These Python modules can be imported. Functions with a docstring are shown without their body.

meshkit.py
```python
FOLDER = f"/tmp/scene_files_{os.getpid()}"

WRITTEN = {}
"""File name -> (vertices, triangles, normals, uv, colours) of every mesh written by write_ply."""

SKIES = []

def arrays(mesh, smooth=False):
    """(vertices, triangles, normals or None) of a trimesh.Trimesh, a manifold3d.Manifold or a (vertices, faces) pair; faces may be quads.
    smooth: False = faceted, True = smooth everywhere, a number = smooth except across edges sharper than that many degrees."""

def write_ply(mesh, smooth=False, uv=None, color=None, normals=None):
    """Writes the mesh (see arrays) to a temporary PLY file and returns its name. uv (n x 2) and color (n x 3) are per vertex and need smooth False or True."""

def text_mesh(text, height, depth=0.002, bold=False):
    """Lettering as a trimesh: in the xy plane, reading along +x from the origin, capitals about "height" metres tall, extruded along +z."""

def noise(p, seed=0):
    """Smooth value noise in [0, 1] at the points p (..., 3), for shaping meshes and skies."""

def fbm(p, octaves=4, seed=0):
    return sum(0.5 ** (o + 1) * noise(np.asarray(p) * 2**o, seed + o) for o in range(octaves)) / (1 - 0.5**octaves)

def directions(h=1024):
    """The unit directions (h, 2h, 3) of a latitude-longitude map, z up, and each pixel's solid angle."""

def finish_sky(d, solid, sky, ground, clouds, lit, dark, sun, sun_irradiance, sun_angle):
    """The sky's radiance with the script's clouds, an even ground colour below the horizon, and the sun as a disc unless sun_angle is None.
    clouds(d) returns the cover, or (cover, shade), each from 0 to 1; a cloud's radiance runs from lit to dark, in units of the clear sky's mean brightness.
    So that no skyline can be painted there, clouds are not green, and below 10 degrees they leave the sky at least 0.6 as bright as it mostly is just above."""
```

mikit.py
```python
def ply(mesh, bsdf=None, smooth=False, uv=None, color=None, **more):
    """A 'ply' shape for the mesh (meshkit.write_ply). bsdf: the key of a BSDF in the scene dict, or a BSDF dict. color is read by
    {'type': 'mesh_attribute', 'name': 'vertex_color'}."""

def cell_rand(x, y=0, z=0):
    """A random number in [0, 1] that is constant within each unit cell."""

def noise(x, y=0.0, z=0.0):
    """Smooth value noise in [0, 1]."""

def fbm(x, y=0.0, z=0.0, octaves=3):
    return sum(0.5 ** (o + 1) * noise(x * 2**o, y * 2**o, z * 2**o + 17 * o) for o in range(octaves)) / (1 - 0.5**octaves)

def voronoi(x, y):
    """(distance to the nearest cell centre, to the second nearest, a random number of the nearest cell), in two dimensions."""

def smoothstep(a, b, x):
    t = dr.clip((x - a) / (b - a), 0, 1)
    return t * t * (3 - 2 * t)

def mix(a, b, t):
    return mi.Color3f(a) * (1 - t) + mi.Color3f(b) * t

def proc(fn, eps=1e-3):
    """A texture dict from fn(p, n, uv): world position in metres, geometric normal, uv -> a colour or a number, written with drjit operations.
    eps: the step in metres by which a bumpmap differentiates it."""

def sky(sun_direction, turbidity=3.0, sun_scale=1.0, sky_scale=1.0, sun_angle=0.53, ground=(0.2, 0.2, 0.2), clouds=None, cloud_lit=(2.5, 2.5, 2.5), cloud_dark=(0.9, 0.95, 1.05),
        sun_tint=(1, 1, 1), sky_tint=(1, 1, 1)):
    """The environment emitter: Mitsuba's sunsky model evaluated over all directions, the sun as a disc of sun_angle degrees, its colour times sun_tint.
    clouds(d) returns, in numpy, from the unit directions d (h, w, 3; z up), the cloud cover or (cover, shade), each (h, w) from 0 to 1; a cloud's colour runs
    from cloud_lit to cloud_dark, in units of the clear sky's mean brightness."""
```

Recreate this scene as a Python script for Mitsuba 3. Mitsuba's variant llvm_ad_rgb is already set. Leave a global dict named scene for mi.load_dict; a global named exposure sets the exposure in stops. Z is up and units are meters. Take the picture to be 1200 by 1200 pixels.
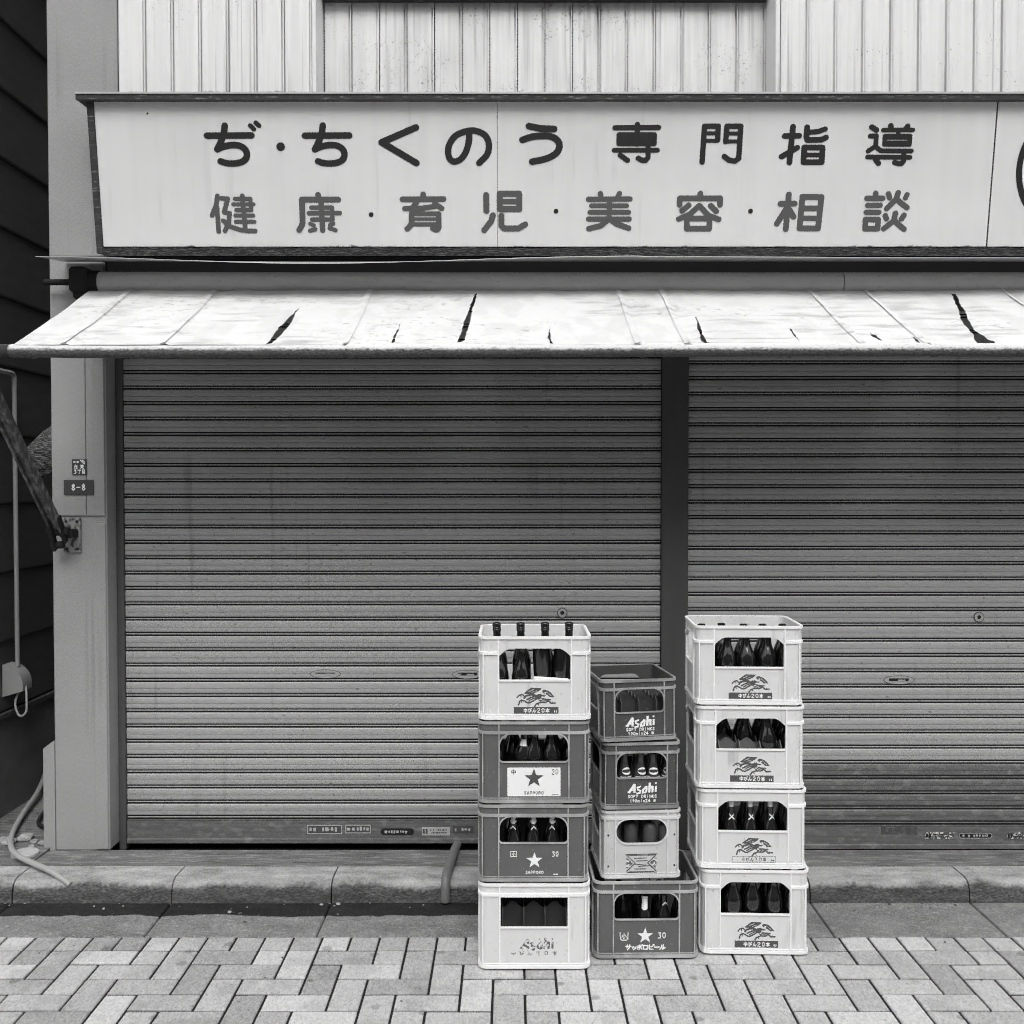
import math, random, numpy as np, trimesh, mitsuba as mi, drjit as dr
import manifold3d as m3
from shapely.geometry import Polygon, LineString, Point, box as sbox
from shapely.ops import unary_union
from shapely import affinity
import mikit, meshkit
from mikit import proc, noise, fbm, smoothstep, mix

T = mi.ScalarTransform4f
rng = random.Random(7)
nrg = np.random.default_rng(11)
scene, labels = {}, {}

# ------------------------------------------------------------------ camera, sky, exposure
PITCH = math.atan(0.025)
scene['camera'] = {'type': 'perspective', 'fov': 2 * math.degrees(math.atan(0.5)), 'fov_axis': 'x', 'near_clip': 0.05, 'far_clip': 900.0,
                   'to_world': T().look_at(origin=[0, 0, 1.77], target=[0, math.cos(PITCH), 1.77 - math.sin(PITCH)], up=[0, 0, 1])}
scene['sky_light'] = mikit.sky([0.06, -0.68, 0.73], turbidity=3, sun_scale=0.30, sun_angle=30, sun_tint=(0.83, 1.0, 1.33),
                               clouds=lambda d: (np.ones(d.shape[:2]), 1 - np.clip(d[..., 2], 0, 1)),
                               cloud_lit=(2.7, 2.7, 2.7), cloud_dark=(1.0, 1.0, 1.0), ground=(0.2, 0.2, 0.2))
exposure = 2.6

# ------------------------------------------------------------------ materials (the photograph is black and white: all greys)
def G(v):
    return {'type': 'rgb', 'value': [float(v)] * 3}

def mat(key, base, rough=0.6, spec=0.4, bump=None, bscale=0.0, metallic=0.0, two=True, **kw):
    b = {'type': 'principled', 'base_color': base if isinstance(base, dict) else G(base), 'roughness': rough, 'specular': spec, 'metallic': metallic, **kw}
    if bump is not None:
        b = {'type': 'bumpmap', 'scale': 1.0, 'arbitrary': proc(bump, 1e-3), 'bsdf': b}
    scene[key] = {'type': 'twosided', 'bsdf': b} if two else b

def grey(v):
    return mi.Color3f(v)

def spots(p, f, lo, hi, seed=0.0):
    return smoothstep(lo, hi, fbm(p.x * f + seed, p.y * f, p.z * f, 3))

def siding_fn(p, n, uv):
    streak = fbm(p.x * 60, 1.7, p.z * 1.2, 3)
    specks = smoothstep(0.74, 0.82, fbm(p.x * 150, 3.1, p.z * 110, 3)) * smoothstep(0.5, 0.7, fbm(p.x * 5, 8.0, p.z * 4, 2))
    rag = 3.566 + 0.024 * fbm(p.x * 30, 2.0, 0.0, 5)
    grime = smoothstep(0.005, -0.005, p.z - rag) * (0.6 + 0.4 * smoothstep(0.3, 0.6, fbm(p.x * 160, 5.0, p.z * 160, 3)))
    run = smoothstep(0.55, 0.9, fbm(p.x * 75, 6.0, p.z * 0.9, 4)) * smoothstep(0.35, 0.7, fbm(p.x * 4, 6.0, p.z * 1.5, 3))
    v = (0.72 + 0.16 * (streak - 0.5)) * (1 - 0.5 * run)
    return grey(v * (1 - 0.7 * specks) * (1 - 0.80 * grime))

def siding_old_fn(p, n, uv):
    streak = fbm(p.x * 70, 4.7, p.z * 2.0, 3)
    scr = smoothstep(0.68, 0.76, fbm(p.x * 170, 1.0, p.z * 120, 3)) * smoothstep(0.42, 0.65, fbm(p.x * 6, 2.0, p.z * 5, 2))
    run = smoothstep(0.50, 0.9, fbm(p.x * 75, 6.0, p.z * 1.2, 4)) * smoothstep(0.30, 0.7, fbm(p.x * 5, 6.0, p.z * 2.0, 3))
    v = (1 - 0.5 * run) * (0.72 + 0.24 * (streak - 0.5)) + 0.14 * (fbm(p.x * 9, 3.0, p.z * 5, 2) - 0.5)
    return grey(v * (1 - 0.75 * scr))

def wall_fn(p, n, uv):
    g = noise(p.x * 300, p.y * 300, p.z * 300)
    run = smoothstep(0.6, 0.8, fbm(p.x * 45, p.y * 45, p.z * 1.1, 3))
    return grey(0.30 + 0.09 * (g - 0.5) + 0.06 * (fbm(p.x * 4, p.y * 4, p.z * 3, 3) - 0.5) - 0.04 * run)

def wall_bump(p, n, uv):
    return 0.0006 * noise(p.x * 260, p.y * 260, p.z * 260)

def shutter_fn(p, n, uv):
    row = dr.floor((p.z - 0.03) / 0.0735)
    side = dr.select(p.x > 0.77, 50.0, 0.0)
    tone = mikit.cell_rand(row, side, 3)
    streak = fbm(p.x * 0.5 + tone * 40, row, p.z * 75, 3)
    rub = smoothstep(0.60, 0.85, fbm(p.x * 5, row * 3.0, p.z * 30, 4))
    drip = smoothstep(0.60, 0.90, fbm(p.x * 34, side, p.z * 1.1, 3)) * smoothstep(0.4, 0.7, fbm(p.x * 3, side, p.z * 2, 2))
    v = 0.345 + 0.035 * (tone - 0.5) + 0.08 * (streak - 0.5) + 0.02 * rub - 0.10 * drip
    pit = smoothstep(0.82, 0.90, fbm(p.x * 55, 9.0, p.z * 55, 2))
    return grey(v * (1 - 0.45 * pit))

def grimy_fn(p, n, uv):
    a = fbm(p.x * 6, 1.0, p.z * 90, 4)
    b = smoothstep(0.50, 0.80, fbm(p.x * 26, 2.0, p.z * 40, 5))
    c = noise(p.x * 260, 5.0, p.z * 260)
    return grey(0.125 + 0.08 * (a - 0.5) + 0.06 * b + 0.05 * (c - 0.5))

def rust_fn(p, n, uv):
    a = fbm(p.x * 40, p.y * 40, p.z * 40, 4)
    b = smoothstep(0.58, 0.80, fbm(p.x * 35, p.y * 160, p.z * 160, 4))
    return grey(0.022 + 0.035 * a + 0.13 * b)

def mould_fn(p, n, uv):
    a = smoothstep(0.45, 0.75, fbm(p.x * 60, p.y * 120, p.z * 220, 5))
    b = smoothstep(0.60, 0.85, noise(p.x * 330, p.y * 300, p.z * 330))
    return grey(0.018 + 0.08 * a + 0.07 * b)

def sign_fn(p, n, uv):
    s = fbm(p.x * 28, 3.0, p.z * 0.9, 3)
    cloud = fbm(p.x * 2.2, 5.0, p.z * 3.0, 3)
    rag = 2.840 + 0.022 * fbm(p.x * 18, 7.0, 0.0, 5)
    mould = smoothstep(0.004, -0.006, p.z - rag) * smoothstep(0.30, 0.55, fbm(p.x * 70, 2.0, p.z * 90, 3))
    drip = smoothstep(0.60, 0.78, fbm(p.x * 40, 9.0, p.z * 1.6, 3)) * smoothstep(0.45, 0.7, fbm(p.x * 3.0, 1.0, p.z * 5.0, 2))
    v = 0.67 + 0.04 * (s - 0.5) + 0.07 * (cloud - 0.5)
    return grey(v * (1 - 0.07 * drip) * (1 - 0.85 * mould))

def fabric_fn(p, n, uv):
    weave = noise(p.x * 500, p.y * 500, p.z * 500)
    band = smoothstep(0.46, 0.80, fbm(p.x * 6, p.y * 34, 2.0, 5)) * smoothstep(0.42, 0.66, fbm(p.x * 2.2 + 4, p.y * 4, 1.0, 3))
    blot = smoothstep(0.60, 0.80, fbm(p.x * 34, p.y * 60, 6.0, 4)) * smoothstep(0.5, 0.65, fbm(p.x * 3, p.y * 6, 9.0, 2))
    v = 0.59 + 0.04 * (weave - 0.5)
    soil = smoothstep(0.42, 0.72, fbm(p.x * 14, p.y * 9.0, 11.0, 5))
    return grey(v * (1 - 0.30 * band) * (1 - 0.28 * blot) * (1 - 0.09 * soil))

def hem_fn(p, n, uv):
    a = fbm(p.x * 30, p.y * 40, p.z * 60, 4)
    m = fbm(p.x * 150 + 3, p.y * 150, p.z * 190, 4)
    edge = smoothstep(0.007, -0.007, p.z - 2.2935 - 0.016 * (a - 0.5) - 0.010 * (m - 0.5))  # darker below a noisy line along the bar
    low_dark = edge * (0.92 + 0.08 * smoothstep(0.35, 0.6, m))
    return grey(0.66 * (1 - 0.88 * low_dark) * (1 - 0.3 * smoothstep(0.55, 0.8, m)))

def tube_fn(p, n, uv):
    return grey(0.44 + 0.08 * (fbm(p.x * 14, p.y * 30, p.z * 30, 4) - 0.5) - 0.10 * smoothstep(0.70, 0.80, fbm(p.x * 90, p.y * 90, p.z * 90, 2)))

def crate_dirt(p, k):
    run = smoothstep(0.55, 0.8, fbm(p.x * 50 + k, p.y * 50, p.z * 4, 3)) * smoothstep(0.4, 0.65, fbm(p.x * 6, p.y * 6, p.z * 6 + k, 3))
    scuff = smoothstep(0.70, 0.84, fbm(p.x * 120, p.y * 120, p.z * 70 + k, 4))
    return run, scuff

def crate_white_fn(p, n, uv):
    run, scuff = crate_dirt(p, 0.0)
    return grey((0.64 + 0.05 * (fbm(p.x * 9, p.y * 9, p.z * 9, 2) - 0.5)) * (1 - 0.26 * run) * (1 - 0.35 * scuff))

def crate_pale_fn(p, n, uv):
    run, scuff = crate_dirt(p, 5.0)
    return grey((0.52 + 0.06 * (fbm(p.x * 9, p.y * 9, p.z * 9, 2) - 0.5)) * (1 - 0.2 * run) * (1 - 0.35 * scuff))

def crate_red_fn(p, n, uv):
    run, scuff = crate_dirt(p, 9.0)
    return grey(0.105 + 0.02 * (fbm(p.x * 9, p.y * 9, p.z * 9, 2) - 0.5) + 0.04 * run + 0.10 * scuff)

def crate_dark_fn(p, n, uv):
    run, scuff = crate_dirt(p, 3.0)
    return grey(0.062 + 0.02 * (fbm(p.x * 9, p.y * 9, p.z * 9, 2) - 0.5) + 0.03 * run + 0.08 * scuff)

def paver_fn(base, seed):
    def fn(p, n, uv):
        g = noise(p.x * 300, p.y * 160, 1.0 + seed)
        g2 = noise(p.x * 150, p.y * 90, 7.0 + seed)
        st = smoothstep(0.52, 0.75, fbm(p.x * 9, p.y * 9, 3.0, 4))
        pit = smoothstep(0.84, 0.9, noise(p.x * 170, p.y * 170, 4.0))
        d1, d2, w = mikit.voronoi(p.x * 4.5, p.y * 4.5)
        gum = smoothstep(0.020, 0.012, (d1 + 0.03 * (fbm(p.x * 60, p.y * 60, 3.0, 2) - 0.5)) / (0.4 + 5.5 * w)) * dr.select(w > 0.62, 1.0, 0.0)
        return grey((base + 0.14 * (g - 0.5) + 0.10 * (g2 - 0.5)) * (1 - 0.16 * st) * (1 - 0.3 * pit) * (1 - 0.35 * gum))
    return fn

def paver_bump(p, n, uv):
    return 0.0009 * noise(p.x * 230, p.y * 230, 2.0) + 0.0010 * noise(p.x * 90, p.y * 90, 5.0)

def gutter_fn(p, n, uv):
    g = noise(p.x * 260, p.y * 260, 1.0)
    a = fbm(p.x * 8, p.y * 14, 2.0, 4)
    edge = 4.185 + 0.05 * (fbm(p.x * 3.2, 1.0, 0.0, 4) - 0.5) + 0.02 * (fbm(p.x * 22, 3.0, 0.0, 3) - 0.5)
    wet = smoothstep(-0.003, 0.003, p.y - edge) * smoothstep(0.35, 0.2, p.x)
    crust = smoothstep(0.55, 0.85, fbm(p.x * 60, p.y * 90, 8.0, 5))
    v = 0.19 + 0.14 * (g - 0.5) + 0.12 * (a - 0.5) + 0.10 * crust
    return grey(v * (1 - 0.88 * wet))

def kerb_fn(p, n, uv):
    g = noise(p.x * 240, p.y * 240, p.z * 240)
    a = fbm(p.x * 9, p.y * 26, p.z * 40, 5)
    line = p.z + 0.05 * (fbm(p.x * 5, 4.0, 0.0, 4) - 0.5) + 0.024 * (fbm(p.x * 80, p.y * 80, p.z * 80, 4) - 0.5)
    moss = smoothstep(0.080, 0.052, line) * (0.72 + 0.24 * smoothstep(0.25, 0.75, fbm(p.x * 110, p.y * 140, p.z * 180, 4)))
    chip = smoothstep(0.60, 0.80, fbm(p.x * 50, p.y * 90, p.z * 90, 4))
    v = 0.31 + 0.16 * (g - 0.5) + 0.40 * (a - 0.5)
    return grey(dr.maximum(v, 0.05) * (1 - 0.90 * moss) + 0.07 * chip)

def kerb_bump(p, n, uv):
    return 0.004 * fbm(p.x * 45, p.y * 45, p.z * 45, 4)

def strip_fn(p, n, uv):
    g = noise(p.x * 240, p.y * 240, p.z * 240)
    a = fbm(p.x * 6, p.y * 30, p.z * 10, 5)
    pale = smoothstep(0.52, 0.80, fbm(p.x * 16, p.y * 90, 3.0, 5))
    return grey(dr.maximum(0.13 + 0.08 * (g - 0.5) + 0.20 * (a - 0.5), 0.03) + 0.11 * pale)

def board_fn(p, n, uv):
    return grey(0.055 + 0.020 * fbm(p.x * 30, p.y * 12, p.z * 30, 3))

def foundation_fn(p, n, uv):
    return grey(0.10 + 0.07 * (fbm(p.x * 12, p.y * 12, p.z * 12, 4) - 0.3))

def arm_fn(p, n, uv):
    a = fbm(p.x * 50, p.y * 50, p.z * 30, 4)
    return grey(0.07 + 0.16 * smoothstep(0.40, 0.80, a))

def plate_fn(p, n, uv):
    a = fbm(p.x * 90, p.y * 90, p.z * 50, 4)
    return grey(0.26 - 0.20 * smoothstep(0.45, 0.68, a))

def rag_fn(p, n, uv):
    return grey(0.03 + 0.16 * smoothstep(0.35, 0.8, fbm(p.x * 60, p.y * 240, p.z * 240, 3)))

def asphalt_fn(p, n, uv):
    return grey(0.055 + 0.04 * (noise(p.x * 120, p.y * 120, 1.0) - 0.5))

mat('m_siding', proc(siding_fn), 0.45, 0.5)
mat('m_siding_old', proc(siding_old_fn), 0.55, 0.4)
mat('m_wall', proc(wall_fn), 0.6, 0.4, bump=wall_bump)
mat('m_shutter', proc(shutter_fn), 0.42, 0.5)
mat('m_grimy', proc(grimy_fn), 0.5, 0.4)
mat('m_rail', 0.075, 0.45, 0.5)
mat('m_column', proc(lambda p, n, uv: grey(0.062 + 0.02 * (fbm(p.x * 30, p.y * 30, p.z * 3, 3) - 0.5))), 0.45, 0.4)
mat('m_black', 0.02, 0.8, 0.2)
mat('m_rust', proc(rust_fn), 0.8, 0.3)
mat('m_mould', proc(mould_fn), 0.9, 0.2)
mat('m_sign', proc(sign_fn), 0.35, 0.5)
mat('m_ink_black', 0.014, 0.5, 0.4)
mat('m_ink_grey', 0.085, 0.5, 0.4)
mat('m_fabric_top', proc(fabric_fn), 0.8, 0.2, two=False)
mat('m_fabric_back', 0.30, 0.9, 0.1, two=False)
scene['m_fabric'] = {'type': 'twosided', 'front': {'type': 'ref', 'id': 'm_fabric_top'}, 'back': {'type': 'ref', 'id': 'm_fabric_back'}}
mat('m_hem', proc(hem_fn), 0.85, 0.2)
mat('m_tube', proc(tube_fn), 0.4, 0.5)
mat('m_tin', 0.42, 0.35, 0.5, metallic=0.3)
mat('m_crate_white', proc(crate_white_fn), 0.38, 0.5)
mat('m_crate_pale', proc(crate_pale_fn), 0.40, 0.5)
mat('m_crate_red', proc(crate_red_fn), 0.36, 0.5)
mat('m_crate_dark', proc(crate_dark_fn), 0.36, 0.5)
def worn(base, lift):  # rib tone: scuffed plastic, plus light caught by raised edges painted into the colour
    def fn(p, n, uv):
        g = fbm(p.x * 14, p.y * 14, p.z * 14, 4)
        return grey(base + lift * smoothstep(0.3, 0.7, g))
    return fn
mat('m_rib_white', proc(worn(0.76, 0.06)), 0.40, 0.5)
mat('m_rib_pale', proc(worn(0.56, 0.08)), 0.42, 0.5)
mat('m_rib_red', proc(worn(0.27, 0.16)), 0.40, 0.5)
mat('m_rib_dark', proc(worn(0.19, 0.14)), 0.40, 0.5)
mat('m_print_white', 0.80, 0.5, 0.4)
mat('m_print_grey', 0.075, 0.5, 0.4)
mat('m_print_worn', proc(lambda p, n, uv: grey(0.10 + 0.54 * smoothstep(0.48, 0.62, fbm(p.x * 120, p.y * 40, p.z * 120, 3)))), 0.5, 0.4)
mat('m_divider', 0.055, 0.5, 0.4)
mat('m_divider_pale', 0.16, 0.5, 0.4)
mat('m_glass', 0.006, 0.06, 1.0, two=False)
mat('m_glass_clear', 0.04, 0.10, 0.7, two=False)
mat('m_foil', 0.75, 0.5, 0.5)
for k, (b, s) in enumerate([(0.425, 1), (0.37, 9), (0.50, 17), (0.31, 26)]):
    mat(f'm_paver_{k}', proc(paver_fn(b, s)), 0.85, 0.3, bump=paver_bump)
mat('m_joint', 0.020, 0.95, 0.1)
mat('m_gutter', proc(gutter_fn), 0.88, 0.15, bump=paver_bump)
mat('m_kerb', proc(kerb_fn), 0.9, 0.3, bump=kerb_bump)
mat('m_strip', proc(strip_fn), 0.85, 0.3, bump=kerb_bump)
mat('m_board', proc(board_fn), 0.34, 0.5)
mat('m_foundation', proc(foundation_fn), 0.9, 0.2)
mat('m_arm', proc(arm_fn), 0.55, 0.4)
mat('m_plate', proc(plate_fn), 0.6, 0.4)
mat('m_pipe', 0.27, 0.4, 0.5)
mat('m_pipe_dark', 0.16, 0.5, 0.5)
mat('m_hose', 0.34, 0.45, 0.5)
mat('m_rag', proc(rag_fn), 0.95, 0.1)
mat('m_asphalt', proc(asphalt_fn), 0.9, 0.2)
mat('m_facing', 0.30, 0.9, 0.2)
mat('m_tag', 0.05, 0.5, 0.4)

# ------------------------------------------------------------------ helpers
used = set()

def key_for(name, parent=None):
    base = f'{parent}__{name}' if parent else name
    k, i = base, 0
    while k in used:
        i += 1
        k = f'{base}_{i:03d}'
    used.add(k)
    return k

def put(name, mesh, bsdf, parent=None, smooth=False, label=None, **more):
    k = key_for(name, parent)
    d = mikit.ply(mesh, bsdf, smooth=smooth) if not (isinstance(mesh, dict)) else dict(mesh)
    d.update(more)
    scene[k] = d
    if label:
        labels.setdefault(k, {})['label'] = label
    return k

def thing(name, label, category, group=None):
    k = key_for(name)
    labels[k] = {'label': label, 'category': category}
    if group:
        labels[k]['group'] = group
    return k

def tag(k, label, category, group=None, kind=None):
    labels[k] = {'label': label, 'category': category}
    if group:
        labels[k]['group'] = group
    if kind:
        labels[k]['kind'] = kind

def struct(name, mesh=None, bsdf=None, label=None, smooth=False):
    k = put(name, mesh, bsdf, smooth=smooth) if mesh is not None else key_for(name)
    labels[k] = {'kind': 'structure'}
    if label:
        labels[k]['label'] = label
    return k

def cat(ms):
    return trimesh.util.concatenate([m for m in ms if m is not None])

def bx(x0, x1, y0, y1, z0, z1, c=0.0):
    if c <= 0:
        m = trimesh.creation.box((x1 - x0, y1 - y0, z1 - z0))
        m.apply_translation(((x0 + x1) / 2, (y0 + y1) / 2, (z0 + z1) / 2))
        return m
    p = []
    for sx, sy, sz in np.ndindex(2, 2, 2):
        q = np.array([(x0, x1)[sx], (y0, y1)[sy], (z0, z1)[sz]], float)
        d = np.array([1 - 2 * sx, 1 - 2 * sy, 1 - 2 * sz]) * c
        for a in range(3):
            e = d.copy(); e[a] = 0
            p.append(q + e)
    return trimesh.convex.convex_hull(np.array(p))

def tube(path, r, n=12, caps=True):
    P = np.array(path, float)
    R = np.broadcast_to(np.asarray(r, float), (len(P),))
    t = np.gradient(P, axis=0); t /= np.linalg.norm(t, axis=1, keepdims=True)
    u = np.cross(t[0], [0, 0, 1] if abs(t[0][2]) < 0.9 else [1, 0, 0]); u /= np.linalg.norm(u)
    V = []
    for i in range(len(P)):
        u = u - t[i] * (u @ t[i]); u /= np.linalg.norm(u)
        w = np.cross(t[i], u)
        a = np.arange(n) * 2 * np.pi / n
        V.append(P[i] + R[i] * (np.cos(a)[:, None] * u + np.sin(a)[:, None] * w))
    V = np.vstack(V); F = []
    for i in range(len(P) - 1):
        for j in range(n):
            a, b = i * n + j, i * n + (j + 1) % n
            F += [[a, b, b + n], [a, b + n, a + n]]
    if caps:
        c0, c1 = len(V), len(V) + 1
        V = np.vstack([V, P[:1], P[-1:]])
        for j in range(n):
            F += [[c0, (j + 1) % n, j], [c1, (len(P) - 1) * n + j, (len(P) - 1) * n + (j + 1) % n]]
    m = trimesh.Trimesh(V, F, process=False)
    return m

def curve(pts, n=8):
    P = np.array(pts, float)
    P = np.vstack([2 * P[0] - P[1], P, 2 * P[-1] - P[-2]])
    out = []
    for i in range(1, len(P) - 2):
        for s in np.linspace(0, 1, n, endpoint=False):
            a, b, c, d = P[i - 1:i + 3]
            out.append(0.5 * ((2 * b) + (c - a) * s + (2 * a - 5 * b + 4 * c - d) * s * s + (-a + 3 * b - 3 * c + d) * s ** 3))
    return np.array(out + [P[-2]])

def lathe(prof, n=20, z0=0.0):
    m = trimesh.creation.revolve(np.array(prof, float), sections=n)
    return m

def extrude_x(poly_yz, x0, x1):
    """a closed outline in (y, z) drawn out along x"""
    m = trimesh.creation.extrude_polygon(Polygon(poly_yz), x1 - x0, engine='earcut')
    v = m.vertices.copy()
    m.vertices = np.stack([v[:, 2] + x0, v[:, 0], v[:, 1]], 1)
    return m

def extrude_z(poly_xy, z0, z1):
    m = trimesh.creation.extrude_polygon(Polygon(poly_xy) if not isinstance(poly_xy, Polygon) else poly_xy, z1 - z0, engine='earcut')
    m.apply_translation((0, 0, z0))
    return m

def flat(shape, depth):
    """a 2-D shape in (x, z), as a relief whose face looks towards -y and whose back lies at y = 0"""
    gs = [g for g in getattr(shape, 'geoms', [shape]) if g.area > 1e-9]
    m = cat([trimesh.creation.extrude_polygon(g, depth, engine='earcut') for g in gs])
    v = m.vertices.copy()
    m.vertices = np.stack([v[:, 0], -v[:, 2], v[:, 1]], 1)
    return m

def strokes(lines, w, res=6):
    """round-ended brush strokes: lines is [(width or None, points), ...] or [points, ...]"""
    out = []
    for l in lines:
        ww, pts = (l[0], l[1]) if isinstance(l[0], (int, float)) else (w, l)
        out.append(LineString(pts).buffer(ww / 2, quad_segs=res) if len(pts) > 1 else Point(pts[0]).buffer(ww / 2))
    return unary_union(out)

def rot_pts(m, ang, at=(0, 0, 0), axis=(0, 0, 1)):
    m.apply_transform(trimesh.transformations.rotation_matrix(ang, axis, at))
    return m

# ------------------------------------------------------------------ ground
struct('road', bx(-400, 400, -400, -2.4, -0.6, -0.10), 'm_asphalt')
struct('terrain', bx(-400, 400, -2.4, 400, -0.7, -0.06), 'm_joint')
pav = struct('pavement')
put('bed', bx(-12, 12, -2.2, 3.985, -0.058, -0.0062), 'm_joint', pav)
struct('road_kerb', bx(-12, 12, -2.38, -2.203, -0.3, 0.0, 0.01), 'm_kerb')

P = 0.1126
XO, YR = 0.4 * P, 3.866

def paver_mesh(x0, x1, y0, y1):
    g, c = 0.0044, 0.0026
    x0 += g; x1 -= g; y0 += g * 1.3; y1 -= g * 1.3
    h = rng.uniform(-0.0012, 0.0012)
    dz = [h + rng.uniform(-0.0012, 0.0012) for _ in range(4)]
    lo = [(x0, y0, -0.03), (x1, y0, -0.03), (x1, y1, -0.03), (x0, y1, -0.03)]
    mid = [(x, y, dz[i] - 0.0035) for i, (x, y, _) in enumerate(lo)]
    up = [(x0 + c, y0 + c, dz[0]), (x1 - c, y0 + c, dz[1]), (x1 - c, y1 - c, dz[2]), (x0 + c, y1 - c, dz[3])]
    V = lo + mid + up
    F = []
    for a, b in ((0, 4), (4, 8)):
        for i in range(4):
            j = (i + 1) % 4
            F += [[a + i, a + j, b + j], [a + i, b + j, b + i]]
    F += [[8, 9, 10], [8, 10, 11]]
    return trimesh.Trimesh(V, F, process=False)

rest = [[], [], [], []]

def lay(x0, x1, y0, y1):
    k = rng.choices(range(4), (5, 4, 3, 2))[0]
    m = paver_mesh(x0, x1, y0, y1)
    if y0 > 2.95 and -2.25 < x0 and x1 < 2.25:
        put('paver', m, f'm_paver_{k}', pav)
    else:
        rest[k].append(m)

for i in range(-52, 53):                                             # the cut row along the gutter
    lay(XO + i * P, XO + (i + 1) * P, YR, 3.983)
for j in range(0, 53):
    y1 = YR - j * P
    for i in range(-52, 53):
        k = (i - 1 - j) % 4
        if k == 0:
            lay(XO + i * P, XO + (i + 2) * P, y1 - P, y1)
        elif k == 3:
            lay(XO + i * P, XO + (i + 1) * P, y1 - 2 * P, y1)
        elif k == 2 and j == 0:
            lay(XO + i * P, XO + (i + 1) * P, y1 - P, y1)
for k in range(4):
    q = put('outer_pavers', cat(rest[k]), f'm_paver_{k}', pav)
    labels[q] = {'kind': 'stuff', 'label': 'pavers of the pavement farther out'}

gut = struct('gutter')
ker = struct('kerb')
JX = [-0.77 + 0.68 * n for n in range(-13, 14)]
kp = [(4.318, -0.03), (4.322, 0.045), (4.332, 0.070), (4.350, 0.085), (4.380, 0.091), (4.500, 0.088), (4.500, -0.03)]
for a, b in zip(JX[:-1], JX[1:]):
    vis = -2.9 < a < 2.6
    m = bx(a + 0.003, b - 0.003, 3.988, 4.315, -0.05, rng.uniform(-0.002, 0.001), 0.005)
    put('slab', m, 'm_gutter', gut)
    m = extrude_x([(y + rng.uniform(-0.002, 0.002) * 0, z) for y, z in kp], a + 0.003, b - 0.003)
    m.apply_translation((0, rng.uniform(-0.003, 0.003), rng.uniform(-0.003, 0.002)))
    put('block', m, 'm_kerb', ker, smooth=40)
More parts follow.
